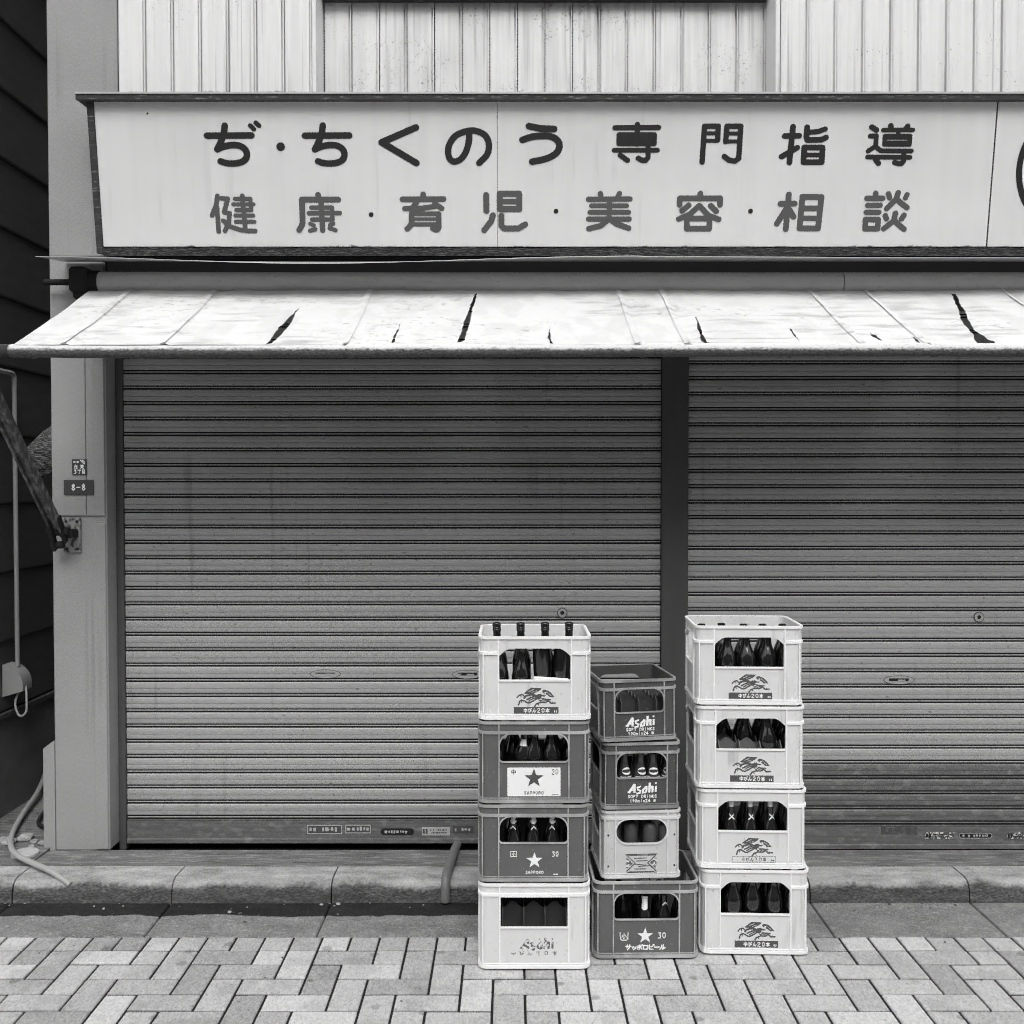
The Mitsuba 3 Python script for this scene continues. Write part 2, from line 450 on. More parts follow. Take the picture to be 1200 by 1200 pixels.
struct('gutter_bed', bx(-9.5, 9.5, 3.986, 4.50, -0.058, -0.040), 'm_joint')
struct('shop_step', extrude_x([(4.503, -0.05), (4.503, 0.084), (4.76, 0.066), (4.772, 0.055), (4.772, -0.05)], -2.16, 9.3), 'm_strip')
struct('slot_floor', bx(-1.86, 9.3, 4.773, 4.99, -0.05, 0.012), 'm_black')

# ------------------------------------------------------------------ the shop building
shop = thing('shop_building', 'old pale two storey shop with ribbed upper siding and closed roller shutters', 'building')
put('corner_pillar', cat([bx(-2.135, -1.881, 4.75, 4.97, 0.066, 2.83, 0.006), bx(-2.135, -1.812, 4.75, 4.97, 2.83, 4.9, 0.004)]), 'm_wall', shop)
put('pillar_cover', bx(-2.129, -1.9725, 4.741, 4.752, 1.634, 2.66, 0.002), 'm_wall', shop)
put('pillar_cover', bx(-1.9695, -1.886, 4.7405, 4.752, 1.634, 2.66, 0.002), 'm_wall', shop)
put('lower_cover', bx(-1.945, -1.886, 4.744, 4.752, 0.075, 1.60, 0.002), 'm_wall', shop)
put('pillar_plinth', trimesh.convex.convex_hull(np.array([(x, y, z) for x in (-2.190, -2.137) for y in (4.752, 5.3) for z in (0.05, 0.545)] + [(-2.137, y, 0.585) for y in (4.752, 5.3)])), 'm_wall', shop)
put('side_wall', bx(-2.135, -2.02, 4.972, 11.0, 0.0, 4.9), 'm_wall', shop)
put('back_wall', bx(-2.0, 9.3, 5.25, 5.4, 0.0, 6.0), 'm_black', shop)
put('roof', bx(-2.3, 9.5, 4.4, 11.2, 6.0, 6.2, 0.02), 'm_rust', shop)

def boards(parent, x0, x1, y, n, bsdf, z0=3.40, z1=5.99):
    w = (x1 - x0) / n
    for i in range(n):
        a = x0 + i * w
        prof = [(a + 0.004, y + 0.016), (a + 0.004, y + 0.001), (a + 0.010, y - 0.002), (a + 0.03, y - 0.0005), (a + w * 0.5, y - 0.002), (a + w - 0.022, y - 0.0005), (a + w - 0.0135, y + 0.001),
                (a + w - 0.0125, y + 0.018), (a + w - 0.0055, y + 0.018), (a + w - 0.0050, y - 0.007), (a + w - 0.0005, y - 0.007), (a + w - 0.0005, y + 0.022), (a + 0.004, y + 0.022)]
        put('board', extrude_z(prof, z0, z1), bsdf, parent)

sid = key_for('siding', shop)
boards(sid, -1.809, -0.918, 4.75, 7, 'm_siding')
put('corner_trim', bx(-0.917, -0.898, 4.745, 4.945, 3.40, 5.99, 0.002), 'm_siding', sid)
put('corner_trim', bx(1.208, 1.228, 4.745, 4.945, 3.40, 5.99, 0.002), 'm_siding', sid)
boards(sid, -0.896, 1.206, 4.93, 16, 'm_siding_old')
boards(sid, 1.230, 9.3, 4.75, 63, 'm_siding')
put('corner_trim', bx(2.205, 2.235, 4.742, 4.7475, 3.40, 5.99, 0.002), 'm_siding', sid)
put('backing', bx(-1.808, 9.3, 4.954, 5.2, 3.40, 5.99), 'm_black', sid)
win = put('window_sill', bx(-0.897, 1.207, 4.875, 4.925, 4.066, 4.11, 0.003), 'm_rust', shop)
put('header_box', bx(-1.85, 9.3, 4.80, 5.1, 2.60, 3.398), 'm_rail', shop)

# shutters ----------------------------------------------------------
def slat_mesh(x0, x1, z):
    y = 4.88
    pr = [(0.040, 0.0), (0.036, 0.0), (0.036, 0.0072), (0.0035, 0.0077), (0.0015, 0.0090), (0.0016, 0.0122), (0.0036, 0.0135), (0.036, 0.0140), (0.036, 0.0196), (0.0016, 0.0200), (-0.0012, 0.0250), (-0.0014, 0.0400),
          (0.0024, 0.0420), (-0.0010, 0.0445), (-0.0018, 0.0560), (-0.0002, 0.0680), (0.0030, 0.0734), (0.040, 0.0734)]
    n, st = len(pr), 7
    tilt, dy, ph, am = rng.uniform(-0.012, 0.012), rng.uniform(-0.0006, 0.0006), rng.uniform(0, 6.28), rng.uniform(0.0003, 0.0012)
    ring = np.array(Polygon(pr).exterior.coords)[:-1]
    V, F = [], []
    for i in range(st):
        x = x0 + (x1 - x0) * i / (st - 1)
        bow = am * math.sin(ph + 5.0 * i / (st - 1))
        for a, b in ring:
            V.append((x, y + a + dy + tilt * (b - 0.045) + bow, z + b + bow * 0.5))
    for i in range(st - 1):
        for j in range(n):
            a, b = i * n + j, i * n + (j + 1) % n
            F += [[a, b, b + n], [a, b + n, a + n]]
    m = trimesh.Trimesh(V, F, process=False)
    if m.face_normals[np.argmin(m.triangles_center[:, 1])][1] > 0:
        m.invert()
    return m

def shutter(x0, x1, zbar, ztop, grimy_below, label):
    sh = key_for('roller_shutter', shop)
    labels[sh] = {'label': label}
    z = zbar + 0.112
    bar = [(4.868, zbar), (4.868, zbar + 0.018), (4.874, zbar + 0.022), (4.874, zbar + 0.106), (4.872, zbar + 0.111), (4.905, zbar + 0.111), (4.905, zbar)]
    put('bottom_bar', extrude_x(bar, x0, x1), 'm_grimy', sh)
    while z < ztop:
        put('slat_shade_bar', cat([bx(x0, x1, 4.8845, 4.914, z + 0.0004, z + 0.0073), bx(x0, x1, 4.8845, 4.914, z + 0.0139, z + 0.0197)]), 'm_joint', sh)  # black bars painted in for the shadow inside the slat grooves
        put('slat', slat_mesh(x0, x1, z), 'm_grimy' if z < grimy_below else 'm_shutter', sh)
        z += 0.0735
    return sh

shL = shutter(-1.846, 0.708, 0.060, 2.62, 0.10, 'left roller shutter with a dirty bottom bar')
shR = shutter(0.836, 3.60, 0.032, 2.62, 0.40, 'right roller shutter with grimy lowest slats')
shX = shutter(3.75, 6.6, 0.045, 2.62, 0.25, 'far roller shutter')
put('guide_rail', bx(-1.880, -1.848, 4.862, 4.96, 0.03, 2.6, 0.002), 'm_rail', shop)
put('middle_column', bx(0.711, 0.833, 4.845, 4.99, 0.02, 2.6, 0.004), 'm_column', shop)
put('column_edge', bx(0.8335, 0.8355, 4.850, 4.99, 0.02, 2.6), 'm_rail', shop)
put('far_column', bx(3.605, 3.745, 4.84, 4.99, 0.02, 2.6, 0.004), 'm_column', shop)
put('end_wall', bx(6.61, 9.3, 4.75, 5.1, 0.05, 2.6), 'm_wall', shop)

def handle(sh, x, z):
    ring = Point(0, 0).buffer(1, quad_segs=12)
    o = affinity.scale(ring, 0.070, 0.019); i = sbox(-0.048, -0.008, 0.048, 0.009)
    m = flat(o.difference(i), 0.004); m.apply_translation((x, 4.8795, z)); a = [m]
    m2 = flat(sbox(-0.046, -0.006, 0.046, 0.0065), 0.001); m2.apply_translation((x, 4.8800, z))
    m3_ = flat(sbox(-0.004, -0.006, 0.030, 0.002), 0.003); m3_.apply_translation((x, 4.8790, z))
    put('handle', cat(a + [m3_]), 'm_tin', sh)
    put('handle_recess', m2, 'm_black', sh)
    rim = flat(affinity.scale(ring, 0.0735, 0.0215).difference(affinity.scale(ring, 0.0695, 0.0185)), 0.0022); rim.apply_translation((x, 4.8795, z)); put('handle_rim', rim, 'm_rail', sh)

def lock(sh, x, z, bsdf='m_tube'):
    m = flat(Point(0, 0).buffer(0.021).difference(Point(0, 0).buffer(0.0095)), 0.006); m.apply_translation((x, 4.8795, z))
    put('lock_ring', m, bsdf, sh)
    m = flat(Point(0, 0).buffer(0.025).difference(Point(0, 0).buffer(0.0205)), 0.003); m.apply_translation((x, 4.8795, z)); put('lock_rim', m, 'm_rail', sh)
    m = flat(Point(0, 0).buffer(0.009), 0.003); m.apply_translation((x, 4.8795, z))
    put('lock_core', m, 'm_black', sh)

handle(shL, -0.893, 0.873); handle(shL, -0.212, 0.871); lock(shL, 0.240, 1.166, 'm_tin')
handle(shR, 1.851, 0.844); lock(shR, 2.230, 1.146, 'm_tin')

def sticker(sh, x0, x1, z0, z1, base, ink, rows, oval=False, border=True):
    w, h = x1 - x0, z1 - z0
    shape = sbox(0, 0, w, h)
    if oval:
        shape = LineString([(h / 2, h / 2), (w - h / 2, h / 2)]).buffer(h / 2)
    m = flat(shape, 0.0012); m.apply_translation((x0, 4.8735, z0))
    put('sticker', m, base, sh)
    r2 = random.Random(int(x0 * 1000) & 1023)
    marks = []
    for k in range(rows):
        zc = h * (k + 1) / (rows + 1); hh = h * 0.42 / rows
        x = w * (0.30 if oval or rows > 1 else 0.08)
        if oval: x = w * 0.12
        while x < w * 0.90:
            s = hh * r2.uniform(0.7, 1.5)
            if r2.random() < 0.85:
                marks.append(sbox(x, zc - hh * r2.uniform(0.3, 0.6), x + s * 0.55, zc + hh * r2.uniform(0.3, 0.6)))
                if r2.random() < 0.5: marks.append(sbox(x - s * 0.1, zc - hh * 0.1, x + s * 0.7, zc + hh * 0.12))
            x += s * 0.95
    if rows > 1:
        marks.append(sbox(w * 0.03, h * 0.2, w * 0.10, h * 0.8)); marks.append(sbox(w * 0.13, h * 0.2, w * 0.20, h * 0.8))
    if border:
        marks.append(shape.buffer(-h * 0.05).difference(shape.buffer(-h * 0.14)))
    m = flat(unary_union(marks), 0.0008); m.apply_translation((x0, 4.8723, z0))
    put('sticker_print', m, ink, sh)

B = 0.060
sticker(shL, -0.985, -0.812, B + 0.040, B + 0.090, 'm_rail', 'm_tube', 1)
sticker(shL, -0.802, -0.675, B + 0.044, B + 0.090, 'm_rail', 'm_tube', 1)
sticker(shL, -0.630, -0.470, B + 0.038, B + 0.070, 'm_black', 'm_tube', 1, oval=True, border=False)
sticker(shL, -0.432, -0.297, B + 0.036, B + 0.076, 'm_tube', 'm_rail', 2, border=False)
sticker(shL, -0.282, -0.185, B + 0.048, B + 0.082, 'm_rail', 'm_tube', 1, border=False)
B = 0.032
sticker(shR, 1.770, 1.944, B + 0.068, B + 0.106, 'm_rail', 'm_arm', 2)
sticker(shR, 1.982, 2.122, B + 0.046, B + 0.080, 'm_print_worn', 'm_black', 2, border=False)
sticker(shR, 2.142, 2.305, B + 0.048, B + 0.078, 'm_black', 'm_tube', 1, oval=True)
sticker(shR, 2.375, 2.50, B + 0.046, B + 0.080, 'm_print_worn', 'm_black', 2, border=False)

# ------------------------------------------------------------------ the shop sign
sgn = thing('shop_sign', 'long white sign board with two rows of dark characters above the awning', 'sign')
S0, S1 = np.array([4.55, 3.476]), np.array([4.65, 2.82])             # its face in (y, z), leaning out at the top
SL = float(np.linalg.norm(S1 - S0)); SD = (S1 - S0) / SL
ANG = math.atan2(0.10, 0.656)

def on_sign(m, x, s, off=0.0):
    """a relief drawn in (x, z) put on the sign's face at x, s metres down it"""
    rot_pts(m, ANG, axis=(1, 0, 0))
    y, z = S0 + SD * s
    m.apply_translation((x, y - off * math.cos(ANG), z - off * math.sin(ANG)))
    return m

def sign_panel(x0, x1):
    m = bx(x0, x1, 0.0, 0.02, -SL + 0.03, -0.012, 0.0015)
    return on_sign(m, 0, 0)

put('panel', sign_panel(-1.842, -0.0665), 'm_sign', sgn)
put('panel', sign_panel(-0.0645, 2.137), 'm_sign', sgn)
put('panel', sign_panel(2.142, 5.6), 'm_sign', sgn)
put('side_frame', on_sign(bx(-1.872, -1.843, -0.008, 0.05, -SL, -0.004, 0.002), 0, 0), 'm_rust', sgn)
put('joint_strip', on_sign(bx(2.1372, 2.1418, -0.001, 0.01, -SL + 0.03, -0.012), 0, 0), 'm_rust', sgn)
put('case', bx(-1.868, 5.6, 4.665, 4.745, 2.83, 3.46), 'm_black', sgn)
put('cap', extrude_x([(4.512, 3.458), (4.512, 3.486), (4.742, 3.492), (4.742, 3.470), (4.545, 3.462)], -1.905, 5.65), 'm_rust', sgn)
put('cap_edge', bx(-1.907, 5.65, 4.506, 4.5115, 3.481, 3.489), 'm_tin', sgn)
# ragged mouldy rail along the foot of the board
n = 500
xs = np.linspace(-1.842, 5.6, n)
top = 0.002 + 0.009 * meshkit.fbm(np.stack([xs * 14, xs * 0, xs * 0], 1), 4)
rail = Polygon([(x, t) for x, t in zip(xs, top)] + [(5.6, -0.03), (-1.842, -0.03)])
m = flat(rail, 0.008); on_sign(m, 0, SL - 0.02, 0.0)
put('bottom_rail', m, 'm_mould', sgn)

def soft(pts):
    q = [tuple(map(float, p)) for p in curve([(x, y, 0.0) for x, y in pts], 6)[:, :2]]
    return q
KX, KS1, KS2 = 22.25e-5, 21.08e-5, 21.55e-5
R = lambda x0, y0, x1, y1: [(x0, y0), (x1, y0), (x1, y1), (x0, y1), (x0, y0)]
CHI = [[(130, 395), (1010, 390)], [(490, 195), (470, 330), (400, 520), (320, 670)],
       soft([(320, 670), (430, 620), (540, 593), (640, 583), (760, 595), (860, 655), (905, 750), (880, 860), (780, 930), (620, 955), (480, 945), (375, 910)])]
GLYPHS = [  # (centre x, distance down the face, stroke width, ink, strokes in 1200 units)
    (-1.2449, 0.1989, 130, 0, CHI + [(95, [(1000, 195), (1065, 265)]), (95, [(1110, 140), (1170, 195)])]),
    (-0.8117, 0.1989, 130, 0, CHI),
    (-0.5108, 0.1989, 135, 0, [[(985, 232), (300, 530), (985, 945)]]),
    (-0.1703, 0.1989, 128, 0, [soft([(514, 325), (510, 480), (460, 680), (360, 850), (214, 917), (110, 830), (103, 617), (240, 400), (497, 298), (680, 310), (840, 400), (905, 570), (870, 770), (711, 943)])]),
    (0.1324, 0.1989, 135, 0, [[(342, 205), (560, 250), (840, 262)], soft([(214, 480), (400, 420), (600, 400), (771, 412), (900, 480), (951, 600), (900, 730), (771, 823), (600, 880), (411, 917)])]),
    (0.5486, 0.1953, 105, 0, [[(180, 255), (1045, 250)], [(625, 185), (625, 580)], R(265, 395, 965, 570), (62, [(265, 485), (965, 485)]), (95, [(170, 705), (1035, 705)]),
                              [(845, 570), (850, 850), (800, 912), (730, 908), (655, 865)], [(295, 805), (440, 910)]]),
    (0.927, 0.1953, 108, 0, [[(258, 223), (231, 943)], [(258, 223), (530, 223), (525, 500)], (80, [(258, 365), (530, 365)]), (80, [(250, 515), (525, 515)]),
                             [(703, 223), (977, 223), (960, 870), (880, 925), (770, 905), (670, 830)], [(703, 223), (690, 530)], (80, [(703, 370), (970, 370)]), (80, [(690, 528), (970, 528)])]),
    (1.2977, 0.1953, 115, 0, [[(350, 235), (330, 560), (310, 950)], [(195, 420), (480, 415)], [(150, 830), (450, 655)], [(630, 245), (625, 440), (650, 500), (920, 495), (1015, 450)],
                              (105, [(690, 345), (850, 330), (990, 280)]), R(592, 650, 955, 945), (92, [(600, 800), (950, 800)])]),
    (1.6761, 0.1953, 88, 0, [(110, [(215, 240), (310, 300)]), (95, [(195, 420), (315, 415), (312, 620), (170, 720)]), (95, [(310, 630), (420, 715), (1030, 720)]), [(445, 300), (1035, 298)],
                             (110, [(590, 215), (600, 280)]), (110, [(925, 225), (885, 280)]), (90, [(745, 300), (745, 400)]), R(485, 420, 985, 590), (36, [(490, 475), (985, 475)]), (36, [(490, 532), (985, 532)]),
                             (95, [(165, 840), (1010, 850)]), (105, [(330, 900), (390, 970)]), (100, [(885, 720), (885, 930), (850, 975), (780, 975), (710, 950)])]),
    (-1.2435, 0.4876, 95, 1, [[(270, 250), (240, 430), (145, 640)], [(250, 480), (262, 965)], [(345, 300), (475, 308), (390, 580), (500, 600), (470, 800), (390, 955)],
                              [(365, 750), (480, 860), (700, 935), (860, 955), (1000, 955)], [(770, 250), (800, 900)], (85, [(620, 310), (930, 310), (938, 535), (640, 535)]), (80, [(580, 420), (990, 420)]),
                              (82, [(615, 645), (975, 645)]), (85, [(620, 770), (990, 770)])]),
    (-0.8609, 0.4876, 117, 1, [[(575, 230), (580, 320)], [(975, 325), (245, 325), (245, 780), (230, 840), (170, 935)], (90, [(430, 485), (845, 485), (850, 725), (440, 725)]), (90, [(375, 600), (1000, 595)]),
                               (110, [(630, 400), (645, 940)]), (78, [(395, 810), (470, 842)]), (88, [(390, 950), (495, 920)]), (82, [(795, 832), (865, 805)]), (85, [(785, 900), (905, 940)])]),
    (-0.4018, 0.4876, 115, 1, [[(620, 220), (620, 320)], [(205, 320), (1030, 315)], (110, [(500, 360), (420, 470)]), (105, [(245, 505), (600, 497), (850, 462)]), (110, [(850, 410), (990, 500)]),
                               (115, [(385, 605), (380, 780), (360, 840), (290, 915)]), (92, [(380, 607), (930, 607)]), (110, [(925, 610), (930, 880), (900, 930), (860, 932), (805, 905)]), (70, [(400, 715), (930, 715)]), (88, [(400, 822), (930, 822)])]),
    (-0.0268, 0.4876, 122, 1, [[(200, 235), (205, 550)], [(335, 640), (300, 760), (160, 940)], R(475, 210, 865, 515), (108, [(480, 365), (860, 365)]), [(507, 650), (507, 850), (560, 905), (850, 905), (985, 825)]]),
    (0.4324, 0.4876, 106, 1, [[(430, 205), (450, 290)], [(815, 205), (770, 290)], [(195, 320), (1030, 312)], (96, [(255, 447), (965, 447)]), (100, [(225, 580), (1005, 580)]), [(200, 715), (1020, 715)],
                              [(620, 320), (610, 720)], (115, [(590, 730), (450, 850), (210, 910)]), (115, [(650, 730), (760, 810), (1010, 900)])]),
    (0.8418, 0.4876, 115, 1, [[(600, 205), (600, 310)], [(190, 430), (190, 300), (1000, 300), (1000, 430)], [(370, 440), (240, 550)], [(815, 450), (930, 560)], [(580, 450), (400, 620), (180, 715)],
                              [(590, 450), (780, 650), (985, 720)], R(345, 705, 800, 910)]),
    (1.2894, 0.4876, 117, 1, [[(365, 225), (335, 920)], [(205, 410), (490, 405)], [(330, 500), (150, 810)], [(400, 540), (480, 670)], [(640, 270), (1022, 275), (985, 905), (612, 900), (640, 270)],
                              (112, [(635, 500), (1010, 500)]), (106, [(630, 700), (1000, 700)])]),
    (1.6797, 0.4876, 112, 1, [[(355, 200), (355, 300)], [(185, 300), (500, 300)], (104, [(205, 440), (460, 440)]), (106, [(185, 580), (440, 580)]), R(180, 725, 435, 910), (106, [(610, 210), (640, 290)]),
                              (102, [(985, 225), (955, 295)]), [(805, 190), (770, 320), (595, 505)], [(800, 330), (880, 400), (1000, 485)], [(575, 650), (600, 710)], [(950, 640), (905, 710)],
                              [(775, 600), (750, 750), (560, 910)], [(780, 760), (870, 840), (970, 920)]]),
]
for cx, cs, w, ink, ls in GLYPHS:
    ks = KS2 if ink else KS1
    shp = affinity.affine_transform(strokes(ls, w), [KX, 0, 0, -ks, -600 * KX, 600 * ks])
    put('character', on_sign(flat(shp, 0.0025), cx, cs), 'm_ink_grey' if ink else 'm_ink_black', sgn, label='dark grey painted character' if ink else 'black painted character')
for x, s, r in ((-1.0256, 0.2025, 0.0185), (-0.6315, 0.4931, 0.0105), (0.197, 0.4783, 0.0105), (1.069, 0.4783, 0.0105)):
    put('dot', on_sign(flat(Point(0, 0).buffer(r), 0.0025), x, s), 'm_ink_black', sgn)
put('ring', on_sign(flat(Point(0, 0).buffer(0.292).difference(Point(0, 0).buffer(0.266)), 0.0025), 2.536, 0.297), 'm_ink_black', sgn, label='black ring cut by the photograph edge')
put('spot', on_sign(flat(Point(0, 0).buffer(0.004), 0.002), -1.608, 0.063), 'm_ink_black', sgn)

# ------------------------------------------------------------------ awning
awn = thing('awning', 'torn white fabric awning with a front bar dark along its lower half above the shutters', 'awning')
tears = [
 [(-.914, .341), (-.921, .446), (-.94, .666), (-.940, .985), (-.925, .975), (-.914, .76), (-.906, .588)],
 [(-.456, .626), (-.462, .76), (-.467, .922), (-.463, .974), (-.453, .964), (-.457, .851), (-.454, .76)],
 [(-.154, .05), (-.166, .12), (-.184, .384), (-.195, .548), (-.200, .741), (-.213, .958), (-.181, .93), (-.180, .815), (-.172, .626), (-.169, .384), (-.159, .165)],
 [(.15, .722), (.141, .869), (.15, .992), (.156, .992), (.15, .869)],
 [(.76, .487), (.758, .588), (.739, .778), (.733, .94), (.741, .985), (.76, .985), (.75, .964), (.748, .851), (.762, .666), (.766, .548)],
 [(1.113, .741), (1.101, .869), (1.106, .958), (1.112, .851), (1.116, .76)],
 [(1.424, .778), (1.416, .858), (1.433, .922), (1.431, .833)],
 [(1.563, .869), (1.556, .975), (1.570, .964), (1.575, .869)],
 [(1.961, .09), (1.889, .426), (1.852, .588), (1.815, .815), (1.784, .975), (1.830, .99), (1.936, .99), (1.855, .975), (1.866, .922), (1.851, .894), (1.862, .815), (1.859, .704), (1.912, .426), (1.978, .09)]]
ragged = []
for t in tears:
    g = Polygon(t).buffer(0)
    pts = []
    ring = LineString(list(max(getattr(g, 'geoms', [g]), key=lambda q: q.area).exterior.coords)).segmentize(0.03)
    for i, (x, v) in enumerate(list(ring.coords)[:-1]):
        pts.append((x + rng.uniform(-0.0034, 0.0034), v + rng.uniform(-0.008, 0.008)))
    g2 = Polygon(pts).buffer(0.0003)
    ragged.append(g2 if g2.is_valid else g2.buffer(0))
hole = unary_union(ragged)
SEAMS = [-1.717, -1.337, -0.6355, 0.48, 0.67, 1.34, 1.59, 2.2, 2.9]

def fabric_point(x, v):
    y = 4.655 - 0.730 * v
    z = 2.662 - 0.351 * v
    z += -0.006 * math.sin(math.pi * v) + 0.004 * math.sin(x * 2.1 + 1) * v * (1 - v ** 5)
    k = (1 - v ** 5)
    z += k * (0.006 * (meshkit.noise(np.array([x * 5 + v * 2.0, v * 1.2, 0.3]), 3) - 0.5) + 0.008 * (meshkit.noise(np.array([x * 16 + v * 5, v * 1.6, 7.3]), 5) - 0.5) + 0.004 * (meshkit.noise(np.array([x * 9, v * 14, 2.3]), 8) - 0.5))
    for s in SEAMS:
        z += 0.006 * math.exp(-((x - s + 0.01 * math.sin(v * 5)) / 0.012) ** 2) - 0.003 * math.exp(-((x - s - 0.03) / 0.014) ** 2)
    d = hole.distance(Point(x, v)) if hole.distance(Point(x, v)) < 0.05 else 1
    if d < 0.05: z += 0.010 * (1 - d / 0.05) * math.sin(x * 70) * v * k
    return (x, y, z)

V, F, ids = [], [], {}
def vid(x, v):
    k = (round(x, 5), round(v, 5))
    if k not in ids:
        ids[k] = len(V); V.append(fabric_point(x, v))
    return ids[k]
xg = np.arange(-1.905, 4.2, 0.02); vg = np.linspace(0, 1, 17)
hb = [g.bounds for g in getattr(hole, 'geoms', [hole])]
for i in range(len(xg) - 1):
    for j in range(16):
        x0, x1, v0, v1 = xg[i], xg[i + 1], vg[j], vg[j + 1]
        if any(not (b[2] < x0 or b[0] > x1 or b[3] < v0 or b[1] > v1) for b in hb):
            cell = sbox(x0, v0, x1, v1).difference(hole)
            for g in getattr(cell, 'geoms', [cell]):
                if g.geom_type != 'Polygon' or g.area < 1e-8: continue
                vv, ff = trimesh.creation.triangulate_polygon(g, engine='earcut')
                q = [vid(*p) for p in vv]
                F += [[q[a], q[b], q[c]] for a, b, c in ff]
        else:
            a, b, c, d = vid(x0, v0), vid(x1, v0), vid(x1, v1), vid(x0, v1)
            F += [[a, c, b], [a, d, c]]
fm = trimesh.Trimesh(V, F, process=False)
nz = fm.face_normals[:, 2] < 0
fm.faces[nz] = fm.faces[nz][:, ::-1]
put('fabric', fm, 'm_fabric', awn, smooth=True)
for s in SEAMS:
    w = 0.011
    VV, FF = [], []
    for v in np.linspace(0.0, 0.995, 24):
        if hole.distance(Point(s, v)) < 0.02: pass
        for dx in (-w, w):
            x, y, z = fabric_point(s + dx, v); VV.append((x, y - 0.002, z + 0.0035))
    for i in range(23):
        a = 2 * i; FF += [[a, a + 3, a + 1], [a, a + 2, a + 3]]
    put('seam', trimesh.Trimesh(VV, FF, process=False), 'm_fabric', awn, smooth=True)
xb = np.linspace(-1.925, 4.2, 420)
path = np.stack([xb, 3.942 + 0.003 * np.sin(xb * 3), 2.291 + 0.003 * np.sin(xb * 1.3) + 0.001 * (meshkit.noise(np.stack([xb * 9, xb * 0, xb * 0], 1)) - 0.5)], 1)
rad = 0.0262 + 0.0015 * (meshkit.fbm(np.stack([xb * 16, xb * 0, xb * 0 + 3], 1), 3) - 0.5)
for q in (-1.86, -0.64, 0.48, 1.60, 2.7):
    rad += 0.006 * np.exp(-((xb - q - 0.02) / 0.008) ** 2) - 0.005 * np.exp(-((xb - q) / 0.006) ** 2)
put('front_hem', tube(path, rad, 16), 'm_hem', awn, smooth=True, label='rolled fabric hem, speckled and much darker along its underside')
put('front_bar', tube([(-2.12, 3.942, 2.291), (-1.92, 3.942, 2.291)], 0.024, 14), 'm_rust', awn, smooth=40)
put('front_bar_core', tube([(-1.92, 3.942, 2.291), (4.25, 3.942, 2.291)], 0.017, 10), 'm_rail', awn, smooth=40)
put('roller_tube', tube([(-1.865, 4.665, 2.693), (-0.6, 4.665, 2.691), (1.49, 4.665, 2.690)], 0.048, 24), 'm_tube', awn, smooth=40)
put('roller_tube', tube([(1.494, 4.665, 2.690), (4.2, 4.665, 2.692)], 0.0485, 24), 'm_tube', awn, smooth=40)
put('end_housing', cat([bx(-1.985, -1.905, 4.60, 4.735, 2.64, 2.755, 0.012), tube([(-1.93, 4.665, 2.693), (-1.866, 4.665, 2.693)], 0.054, 20), bx(-1.975, -1.90, 4.62, 4.72, 2.615, 2.65, 0.008)]), 'm_black', awn, smooth=30)
put('crank_peg', tube([(-2.13, 4.69, 2.70), (-1.98, 4.69, 2.70)], 0.014, 10), 'm_black', awn, smooth=40)
# the tin flashing that covers the roller, a little warped
V, F = [], []
xs = np.linspace(-2.055, 4.3, 60)
for x in xs:
    sag = -0.022 * math.exp(-((x + 0.95) / 0.75) ** 2) + 0.006 * math.sin(x * 2.4)
    if x > 0.6: sag *= 0.3
    for y, z in ((4.44, 2.757 + sag), (4.441, 2.7590 + sag), (4.742, 2.806), (4.742, 2.803)):
        V.append((x, y, z))
for i in range(len(xs) - 1):
    for k in range(4):
        a, b = 4 * i + k, 4 * i + (k + 1) % 4
        F += [[a, a + 4, b + 4], [a, b + 4, b]]
put('flashing', trimesh.Trimesh(V, F, process=False), 'm_tin', awn, label='thin warped metal flashing over the roller tube')
put('soffit', bx(-1.86, 4.3, 4.735, 4.799, 2.60, 2.826), 'm_rail', shop)

# left support arm
A0, A1 = np.array([-2.065, 4.66, 1.56]), np.array([-2.075, 3.96, 2.28])
def bar_between(a, b, w, h, up=(1, 0, 0)):
    d = b - a; L = np.linalg.norm(d); d /= L
    u = np.array(up, float); u -= d * (u @ d); u /= np.linalg.norm(u)
    v = np.cross(d, u)
    m = bx(-w / 2, w / 2, -h / 2, h / 2, 0, L, 0.003)
    M = np.eye(4); M[:3, 0], M[:3, 1], M[:3, 2], M[:3, 3] = u, v, d, a
    m.apply_transform(M)
    return m
arm = put('arm', cat([bar_between(A0 + (dx, 0, 0), A1 + (dx, 0, 0), 0.010, 0.046) for dx in (-0.021, 0.021)] + [bar_between(A0 + (0, 0.008, 0), A1 + (0, 0.008, 0), 0.032, 0.022)]), 'm_arm', awn, label='worn metal support arm of the awning')
kn = np.array([-2.065, 4.655, 1.535])
put('arm_joint', cat([bar_between(kn + (-0.022, 0.02, -0.055), kn + (-0.02, -0.05, 0.085), 0.018, 0.038), bar_between(kn + (0.026, 0.02, -0.02), kn + (0.022, -0.05, 0.10), 0.016, 0.034),
                      tube([kn + (-0.045, 0, 0.03), kn + (0.05, 0, 0.03)], 0.020, 12), tube([kn + (-0.035, 0.012, -0.035), kn + (0.02, 0.012, -0.03)], 0.017, 12), bx(-2.062, -2.005, 4.66, 4.735, 1.535, 1.575, 0.006)]), 'm_black', awn, smooth=30)
put('bracket', cat([bx(-2.076, -1.998, 4.734, 4.747, 1.464, 1.624, 0.002)]), 'm_plate', awn, label='rust stained bracket plate on the pillar')
for x, z in ((-2.062, 1.608), (-2.012, 1.608), (-2.062, 1.480), (-2.012, 1.480)):
    m = flat(Point(0, 0).buffer(0.006, quad_segs=3), 0.005); m.apply_translation((x, 4.734, z))
    put('bolt', m, 'm_black', arm.rsplit('__', 1)[0])

